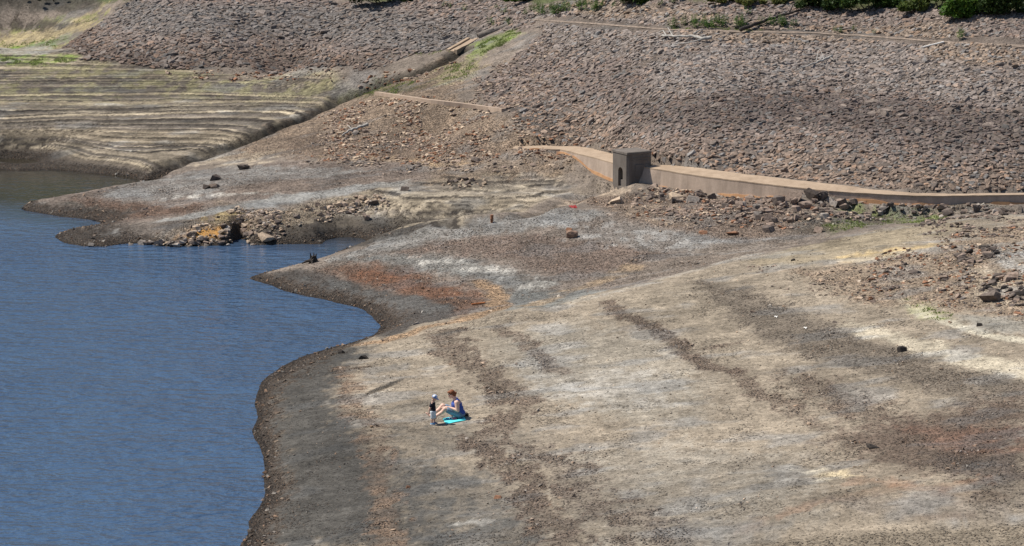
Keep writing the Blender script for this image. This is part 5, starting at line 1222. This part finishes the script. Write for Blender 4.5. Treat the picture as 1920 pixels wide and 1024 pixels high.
# ================================================================ people
def capsule(bm, p0, p1, r0, r1, seg=12):
    p0, p1 = Vector(p0), Vector(p1)
    for p, r in ((p0, r0), (p1, r1)):
        s = bmesh.ops.create_uvsphere(bm, u_segments=seg, v_segments=8, radius=r)
        for v in s['verts']: v.co += p
    tube(bm, p0, p1, r0, r1, seg, True)
def ell(bm, c, r, rot=None, seg=16):
    s = bmesh.ops.create_uvsphere(bm, u_segments=seg, v_segments=10, radius=1)
    m = (rot or Matrix.Identity(3))
    for v in s['verts']: v.co = m @ Vector((v.co.x*r[0], v.co.y*r[1], v.co.z*r[2]))+Vector(c)
def fuse(name, bm, vox, mat, parent, smooth_it=3, **kw):
    """one continuous skin over overlapping volumes"""
    me = bpy.data.meshes.new(name+'_src'); bm.to_mesh(me); bm.free(); o = bpy.data.objects.new(name+'_src', me); COL.objects.link(o)
    a = o.modifiers.new('r', 'REMESH'); a.mode = 'VOXEL'; a.voxel_size = vox
    b = o.modifiers.new('s', 'SMOOTH'); b.factor = 0.5; b.iterations = smooth_it
    dg = bpy.context.evaluated_depsgraph_get(); ev = o.evaluated_get(dg); out = bpy.data.meshes.new_from_object(ev); out.name = name
    bpy.data.objects.remove(o); bpy.data.meshes.remove(me)
    for p in out.polygons: p.use_smooth = True
    out.materials.clear(); out.materials.append(mat)
    return link(name, out, None, parent, **kw)
def hand(bm, wrist, fwd, side, up, k=1.0, curl=0.5):
    """palm, four fingers and a thumb leaving the side of the palm"""
    w_, f, s, u = Vector(wrist), Vector(fwd).normalized(), Vector(side).normalized(), Vector(up).normalized()
    capsule(bm, w_, w_+f*0.045*k, 0.027*k, 0.03*k, 8)
    capsule(bm, w_+f*0.05*k+s*0.022*k, w_+f*0.085*k+s*0.026*k, 0.017*k, 0.016*k, 8); capsule(bm, w_+f*0.05*k-s*0.022*k, w_+f*0.08*k-s*0.026*k, 0.017*k, 0.016*k, 8)
    for i, (o_, L) in enumerate(((0.030, .060), (0.010, .070), (-0.010, .066), (-0.030, .052))):
        b0 = w_+f*0.09*k+s*o_*k; b1 = b0+(f*math.cos(curl*0.6)-u*math.sin(curl*0.6))*L*0.5*k; b2 = b1+(f*math.cos(curl*1.6)-u*math.sin(curl*1.6))*L*0.5*k
        capsule(bm, b0, b1, 0.0095*k, 0.009*k, 8); capsule(bm, b1, b2, 0.009*k, 0.008*k, 8)
    t0 = w_+f*0.03*k+s*0.026*k; t1 = t0+(f*0.6+s*0.8)*0.035*k; t2 = t1+(f*0.9+s*0.2-u*0.4)*0.03*k
    capsule(bm, t0, t1, 0.012*k, 0.0105*k, 8); capsule(bm, t1, t2, 0.0105*k, 0.009*k, 8)
M_SKIN = simple_mat('sunlit_skin', (0.72, 0.47, 0.37), 0.55, 0.06, 12, 0.05, 0.4)
M_SKIN2 = simple_mat('child_skin', (0.68, 0.44, 0.33), 0.55, 0.06, 12, 0.05, 0.4)
M_HAIR = simple_mat('auburn_hair', (0.22, 0.075, 0.03), 0.6, 0.3, 40, 0.4)
M_BLUE = simple_mat('blue_vest', (0.055, 0.10, 0.36), 0.85, 0.12, 30)
M_DENIM = simple_mat('faded_denim', (0.17, 0.25, 0.34), 0.9, 0.25, 25)
M_LIPS = simple_mat('lips', (0.40, 0.13, 0.11), 0.5, 0.05)
M_GLASS = simple_mat('dark_sunglasses', (0.01, 0.01, 0.012), 0.15, 0.0, 5, 0, 0.5)
M_NAVYT = simple_mat('black_tshirt', (0.018, 0.018, 0.028), 0.9, 0.15, 25)
M_PALED = simple_mat('pale_blue_shorts', (0.58, 0.66, 0.72), 0.9, 0.15, 25)
M_SHOEB = simple_mat('dark_blue_shoe', (0.05, 0.09, 0.2), 0.8, 0.1)
M_SANDAL = simple_mat('light_blue_shoe', (0.16, 0.32, 0.52), 0.8, 0.1)
M_TEAL = simple_mat('turquoise_mat', (0.10, 0.62, 0.66), 0.8, 0.06, 10)
M_MATB = simple_mat('mat_blue_print', (0.05, 0.26, 0.55), 0.8, 0.08, 10)
M_PINK = simple_mat('pink_cloth', (0.65, 0.20, 0.30), 0.85, 0.15, 15)
M_WHT = simple_mat('white_cloth', (0.75, 0.74, 0.72), 0.85, 0.08, 15)
M_MATTBLK = simple_mat('matt_black', (0.015, 0.015, 0.017), 0.8, 0.1)

# ---- seated woman: local -x is the way she faces (left in the picture), -y towards the camera
base = G(860, 784)
PW = empty('person', (base[0], base[1], base[2]+0.012), R(6), label='seated person in a blue sleeveless top and denim shorts on the turquoise mat', cat='person')
PW.scale = (1.10, 1.18, 1.04)
HR = Matrix.Rotation(R(-24), 3, 'Y')      # head bowed forward
hc = Vector((-0.215, 0, 0.775))
def hp(x, y, z): return hc+HR@Vector((x, y, z))
bm = bmesh.new()
ell(bm, (0.0, 0, 0.15), (0.19, 0.21, 0.16)); ell(bm, (-0.03, 0, 0.30), (0.165, 0.19, 0.16)); ell(bm, (-0.055, 0, 0.45), (0.15, 0.20, 0.17)); ell(bm, (-0.07, 0, 0.55), (0.10, 0.20, 0.075))
capsule(bm, (-0.085, 0, 0.57), hp(0.03, 0, -0.10), 0.07, 0.06)
ell(bm, hp(0.01, 0, 0.03), (0.098, 0.076, 0.098), HR); ell(bm, hp(-0.035, 0, -0.055), (0.062, 0.058, 0.065), HR)       # skull, jaw
capsule(bm, hp(-0.088, 0, 0.015), hp(-0.112, 0, -0.022), 0.011, 0.016, 8)                                                  # nose
capsule(bm, hp(-0.09, 0, -0.095), hp(-0.085, 0, -0.1), 0.02, 0.02, 8)                                                    # chin
for s in (-1, 1): ell(bm, hp(0.005, s*0.078, -0.01), (0.02, 0.01, 0.03), HR, 8)
for s, el, wr in ((-1, (-0.055, -0.265, 0.305), (-0.30, -0.13, 0.385)), (1, (-0.11, 0.26, 0.31), (-0.37, 0.10, 0.35))):
    sh = (-0.075, s*0.205, 0.55)
    capsule(bm, sh, el, 0.078, 0.058); capsule(bm, el, tuple(Vector(el)*0.55+Vector(wr)*0.45), 0.058, 0.047); capsule(bm, tuple(Vector(el)*0.55+Vector(wr)*0.45), wr, 0.047, 0.032)
    hand(bm, wr, (-0.9, -s*0.25, 0.22 if s < 0 else 0.05), (0, -s, 0), (0, 0, 1), 1.0, 0.7)
for s, kn, an in ((-1, (-0.43, -0.15, 0.335), (-0.735, -0.13, 0.085)), (1, (-0.475, 0.13, 0.375), (-0.815, 0.15, 0.085))):
    hpj = (0.0, s*0.11, 0.135)
    capsule(bm, hpj, kn, 0.118, 0.075); mid = tuple(Vector(kn)*0.68+Vector(an)*0.32+Vector((0.02, 0, -0.02)))
    capsule(bm, kn, mid, 0.072, 0.066); capsule(bm, mid, an, 0.066, 0.04)
    a = Vector(an); capsule(bm, a+Vector((0.03, 0, -0.045)), a+Vector((-0.06, 0, -0.02)), 0.036, 0.038); capsule(bm, a+Vector((-0.06, 0, -0.02)), a+Vector((-0.145, s*0.02, 0.045)), 0.038, 0.026)
    for t in range(5): capsule(bm, a+Vector((-0.14, s*0.02+(t-2)*0.017, 0.045)), a+Vector((-0.175+abs(t-1)*0.006, s*0.02+(t-2)*0.018, 0.06)), 0.011, 0.010, 6)
fuse('body', bm, 0.0085, M_SKIN, PW, 2)
bm = bmesh.new()
ell(bm, (0.0, 0, 0.17), (0.205, 0.225, 0.15)); ell(bm, (-0.03, 0, 0.30), (0.182, 0.205, 0.17)); ell(bm, (-0.06, 0, 0.44), (0.17, 0.205, 0.16)); ell(bm, (-0.11, 0, 0.43), (0.12, 0.16, 0.09)); ell(bm, (-0.065, 0, 0.545), (0.115, 0.16, 0.085)); capsule(bm, (-0.05, -0.13, 0.60), (-0.05, 0.13, 0.60), 0.045, 0.045)
fuse('sleeveless_top', bm, 0.011, M_BLUE, PW, 3)
bm = bmesh.new()
ell(bm, (0.01, 0, 0.125), (0.20, 0.225, 0.125))
for s, kn in ((-1, (-0.43, -0.15, 0.335)), (1, (-0.475, 0.13, 0.375))): capsule(bm, (0.0, s*0.11, 0.14), tuple(Vector((0, s*0.11, 0.14))*0.22+Vector(kn)*0.78), 0.132, 0.100)
fuse('denim_shorts', bm, 0.011, M_DENIM, PW, 3)
bm = bmesh.new(); ell(bm, hp(0.025, 0, 0.05), (0.104, 0.088, 0.096), HR); ell(bm, hp(0.075, 0, -0.03), (0.055, 0.08, 0.085), HR); ell(bm, hp(0.12, 0, -0.01), (0.05, 0.05, 0.05), HR); ell(bm, hp(-0.045, 0.0, 0.105), (0.05, 0.065, 0.03), HR)
for s in (-1, 1): ell(bm, hp(0.03, s*0.068, 0.01), (0.045, 0.02, 0.06), HR)
fuse('hair', bm, 0.009, M_HAIR, PW, 2)
gl = bmesh.new()
for s in (-1, 1):
    ell(gl, hp(-0.088, s*0.034, 0.022), (0.010, 0.028, 0.021), HR, 10); tube(gl, hp(-0.085, s*0.06, 0.028), hp(0.0, s*0.085, 0.02), 0.004, 0.004, 6, True)
tube(gl, hp(-0.094, -0.012, 0.028), hp(-0.094, 0.012, 0.028), 0.004, 0.004, 6, True); bm_obj('sunglasses', gl, M_GLASS, PW, smooth=True)
bm = bmesh.new(); ell(bm, hp(-0.094, 0, -0.062), (0.010, 0.024, 0.007), HR, 10); bm_obj('mouth', bm, M_LIPS, PW, smooth=True)
def shoe(parent, a, f, L, wd, h, mat, sole):
    a = Vector(a); f = Vector(f).normalized(); bm = bmesh.new(); ell(bm, a+f*L*0.15+Vector((0, 0, h*0.5)), (L*0.55, wd*0.5, h*0.55), Matrix.Rotation(math.atan2(f.y, f.x), 3, 'Z')); o = bm_obj('shoe', bm, mat, parent, smooth=True)
    bm = bmesh.new(); ell(bm, a+f*L*0.15+Vector((0, 0, 0.012)), (L*0.57, wd*0.53, 0.016), Matrix.Rotation(math.atan2(f.y, f.x), 3, 'Z')); bm_obj('sole', bm, sole, o, smooth=True)
# phone in her hands
bm = bmesh.new(); boxbm(bm, -0.075, 0.075, -0.037, 0.037, -0.004, 0.004, 0.003); ph = bm_obj('mobile_phone', bm, M_MATTBLK, label='dark mobile phone held in the hands of the seated person', cat='phone')
rzp = Matrix.Rotation(R(6), 3, 'Z'); pv_ = rzp @ Vector((-0.43, -0.02, 0.425)); ph.location = (base[0]+pv_.x, base[1]+pv_.y, base[2]+0.012+pv_.z); ph.rotation_euler = (0.1, R(25), R(20))
# ---- standing child, seen from behind the left shoulder, looking down to the right
cb = G(812, 796)
PC = empty('person', tuple(cb), R(-12), label='small standing child in a black t-shirt and a blue and white cap', cat='person')
def child():
    bm = bmesh.new(); CH = Matrix.Rotation(R(28), 3, 'Y'); c = Vector((0.055, 0, 0.905))
    q = lambda x, y, z: c+CH@Vector((x, y, z))
    ell(bm, (0, 0, 0.46), (0.085, 0.105, 0.08)); ell(bm, (-0.005, 0, 0.57), (0.08, 0.098, 0.10)); ell(bm, (-0.01, 0, 0.69), (0.08, 0.11, 0.09))
    capsule(bm, (0, 0, 0.76), q(-0.02, 0, -0.08), 0.042, 0.038)
    ell(bm, q(0, 0, 0.02), (0.088, 0.074, 0.085), CH); ell(bm, q(0.03, 0, -0.045), (0.052, 0.05, 0.048), CH); capsule(bm, q(0.08, 0, 0.0), q(0.09, 0, -0.015), 0.008, 0.011, 6)
    for s in (-1, 1): ell(bm, q(-0.005, s*0.075, -0.01), (0.016, 0.009, 0.025), CH, 8)
    for s, el, wr in ((-1, (-0.065, -0.165, 0.585), (-0.10, -0.155, 0.44)), (1, (-0.015, 0.165, 0.58), (0.03, 0.155, 0.44))):
        capsule(bm, (-0.01, s*0.115, 0.735), el, 0.040, 0.032); capsule(bm, el, wr, 0.032, 0.022); hand(bm, wr, (-0.25 if s < 0 else 0.2, 0, -1), (1, 0, 0), (0, -s, 0), 0.68, 0.4)
    for s, fx in ((-1, -0.02), (1, 0.03)):
        capsule(bm, (0, s*0.055, 0.44), (fx*0.5+0.01, s*0.06, 0.265), 0.068, 0.046); capsule(bm, (fx*0.5+0.01, s*0.06, 0.265), (fx, s*0.06, 0.17), 0.046, 0.044); capsule(bm, (fx, s*0.06, 0.17), (fx-0.005, s*0.06, 0.055), 0.043, 0.027)
        capsule(bm, (fx-0.01, s*0.06, 0.03), (fx+0.08, s*0.065, 0.022), 0.027, 0.024)
    fuse('body', bm, 0.0068, M_SKIN2, PC, 2)
    bm = bmesh.new(); ell(bm, (0, 0, 0.50), (0.102, 0.122, 0.09)); ell(bm, (-0.005, 0, 0.58), (0.098, 0.115, 0.11)); ell(bm, (-0.01, 0, 0.69), (0.095, 0.125, 0.085))
    for s, el in ((-1, (-0.045, -0.148, 0.655)), (1, (-0.012, 0.148, 0.655))): capsule(bm, (-0.01, s*0.10, 0.73), el, 0.052, 0.052)
    fuse('t_shirt', bm, 0.009, M_NAVYT, PC, 2)
    bm = bmesh.new(); ell(bm, (0, 0, 0.435), (0.100, 0.118, 0.075))
    for s, fx in ((-1, -0.02), (1, 0.03)): capsule(bm, (0, s*0.056, 0.43), (fx*0.5+0.01, s*0.062, 0.25), 0.082, 0.068)
    fuse('shorts', bm, 0.009, M_PALED, PC, 2)
    for s, fx in ((-1, -0.02), (1, 0.03)): shoe(PC, (fx, s*0.062, 0), (1, s*0.05, 0), 0.16, 0.078, 0.07, M_SANDAL if s < 0 else M_SHOEB, M_WHT)
    # striped cap: separate gores, a band and a peak
    cap = None
    for g_ in range(7):
        bm = bmesh.new(); a0, a1 = 2*math.pi*g_/7, 2*math.pi*(g_+1)/7; rows = []
        for i in range(7):
            th = (math.pi/2)*i/6*0.98; rows.append([bm.verts.new(q(0.100*math.cos(th)*math.cos(a), 0.087*math.cos(th)*math.sin(a), 0.03+0.090*math.sin(th))) for a in (a0, (a0+a1)/2, a1)])
        for a_, b_ in zip(rows[:-1], rows[1:]):
            for i in range(2): bm.faces.new((a_[i], a_[i+1], b_[i+1], b_[i]))
        if cap is None: cap = bm_obj('cap', bm, M_WHT, PC, smooth=True)
        else: bm_obj('cap_panel', bm, M_CAPB if g_ % 2 else M_WHT, cap, smooth=True)
    bm = bmesh.new(); rr_ = []
    for z_ in (0.012, 0.042): rr_.append([bm.verts.new(q(0.1025*math.cos(a), 0.0895*math.sin(a), z_)) for a in [2*math.pi*i/24 for i in range(24)]])
    for i in range(24): bm.faces.new((rr_[0][i], rr_[0][(i+1) % 24], rr_[1][(i+1) % 24], rr_[1][i]))
    bm_obj('cap_band', bm, M_CAPB, cap, smooth=True)
    bm = bmesh.new(); ell(bm, q(0.10, 0, 0.015), (0.06, 0.065, 0.008), CH, 12); bm_obj('peak', bm, M_CAPB, cap, smooth=True)
    for s in (-1, 1):
        bm = bmesh.new(); ell(bm, q(0.078, s*0.03, 0.005), (0.008, 0.013, 0.009), CH, 8); bm_obj('eye', bm, M_GLASS, PC, smooth=True)
    bm = bmesh.new(); ell(bm, q(0.076, 0, -0.05), (0.008, 0.018, 0.006), CH, 8); bm_obj('mouth', bm, M_LIPS, PC, smooth=True)
    bm = bmesh.new(); ell(bm, q(-0.035, 0, -0.005), (0.066, 0.077, 0.05), CH); bm_obj('hair', bm, M_HAIRC, PC, smooth=True)
M_CAPB = simple_mat('cap_blue', (0.14, 0.26, 0.55), 0.85, 0.08); M_HAIRC = simple_mat('fair_hair', (0.42, 0.28, 0.16), 0.7, 0.2, 30)
child()
# ---- mat: quad laid on the ground, slightly rumpled, with a printed blue corner panel
mat_px = [(829.6, 786.4), (836.2, 796.0), (874.0, 788.5), (866, 778)]
mw = [G(a, b) for a, b in mat_px]; mo = np.mean(mw, 0); bm = bmesh.new(); g = []
NM = 16
for j in range(NM+1):
    row = []
    for i in range(NM+1):
        u, v_ = i/NM, j/NM
        p = (1-u)*(1-v_)*mw[0]+(1-u)*v_*mw[1]+u*v_*mw[2]+u*(1-v_)*mw[3]
        z = surf(np.array([p[0]]), np.array([p[1]]))[0]+0.014+0.006*math.sin(u*9+v_*3)*math.cos(v_*7)
        row.append(bm.verts.new((p[0]-mo[0], p[1]-mo[1], z-mo[2])))
    g.append(row)
for j in range(NM):
    for i in range(NM): bm.faces.new((g[j][i], g[j][i+1], g[j+1][i+1], g[j+1][i]))
mat_o = bm_obj('picnic_mat', bm, M_TEAL, smooth=True, label='turquoise picnic mat under the seated person', cat='mat'); mat_o.location = tuple(mo)
so_ = mat_o.modifiers.new('t', 'SOLIDIFY'); so_.thickness = 0.012; so_.offset = 1
# things lying on the mat and behind it: sandals, a folded towel, a black form for her shadow
def sandal(px, py, rz, mat, label):
    p = G(px, py); root = empty('sandal', (p[0], p[1], p[2]+0.035), rz, label=label, cat='sandal')
    bm = bmesh.new(); ell(bm, (0, 0, 0.01), (0.13, 0.048, 0.013)); bm_obj('sole', bm, mat, root, smooth=True)
    for s in (-1, 1): bm = bmesh.new(); poly_tube(bm, [(0.06, 0, 0.02), (0.02, s*0.03, 0.05), (-0.02, s*0.045, 0.015)], 0.010, 0.010, 6, 0.02, 1); bm_obj('strap', bm, mat, root, smooth=True)
sandal(838, 788.6, R(12), M_MATB, 'blue sandal lying on the near left of the turquoise mat')
sandal(843, 787.4, R(25), M_MATB, 'second blue sandal, nearer the knees, on the turquoise mat')
def cloth_heap(px, py, wx, wy, h, mat, label, name, cat, seed):
    p = G(px, py); r = random.Random(seed); bm = bmesh.new(); N_ = 12; g = []
    for j in range(N_+1):
        g.append([bm.verts.new(((i/N_-.5)*wx, (j/N_-.5)*wy, 0.03+h*math.exp(-(((i/N_-.5)*2.4)**2+((j/N_-.5)*2.4)**2))*(0.8+0.4*math.sin(i*1.7+seed)*math.cos(j*1.3)))) for i in range(N_+1)])
    for j in range(N_):
        for i in range(N_): bm.faces.new((g[j][i], g[j][i+1], g[j+1][i+1], g[j+1][i]))
    o = bm_obj(name, bm, mat, smooth=True, label=label, cat=cat); o.location = tuple(p); o.rotation_euler = (0, 0, r.uniform(0, .6)); return o
cloth_heap(848.5, 786.6, 0.16, 0.22, 0.10, M_WHT, 'crumpled white cloth on the mat beside the thigh', 'cloth', 'cloth', 2)
cloth_heap(852.5, 787.6, 0.14, 0.20, 0.08, M_PINK, 'crumpled pink cloth on the mat right of the white one', 'cloth', 'cloth', 3)
# flat black form added behind her, standing for her shadow on the ground
p = G(873, 780); bg_ = empty('shadow_form', tuple(p), R(15), label='flat black form standing for the shadow behind the seated person', cat='shadow_form')
bm = bmesh.new(); ell(bm, (0, 0, 0.05), (0.11, 0.12, 0.055)); bm_obj('shadow_form_body', bm, M_MATTBLK, bg_, smooth=True)
bm = bmesh.new(); poly_tube(bm, [(-0.06, -0.05, 0.08), (-0.02, -0.07, 0.13), (0.04, -0.06, 0.13), (0.08, -0.04, 0.07)], 0.008, 0.008, 6, 0.02, 1); bm_obj('handle', bm, M_MATTBLK, bg_, smooth=True)
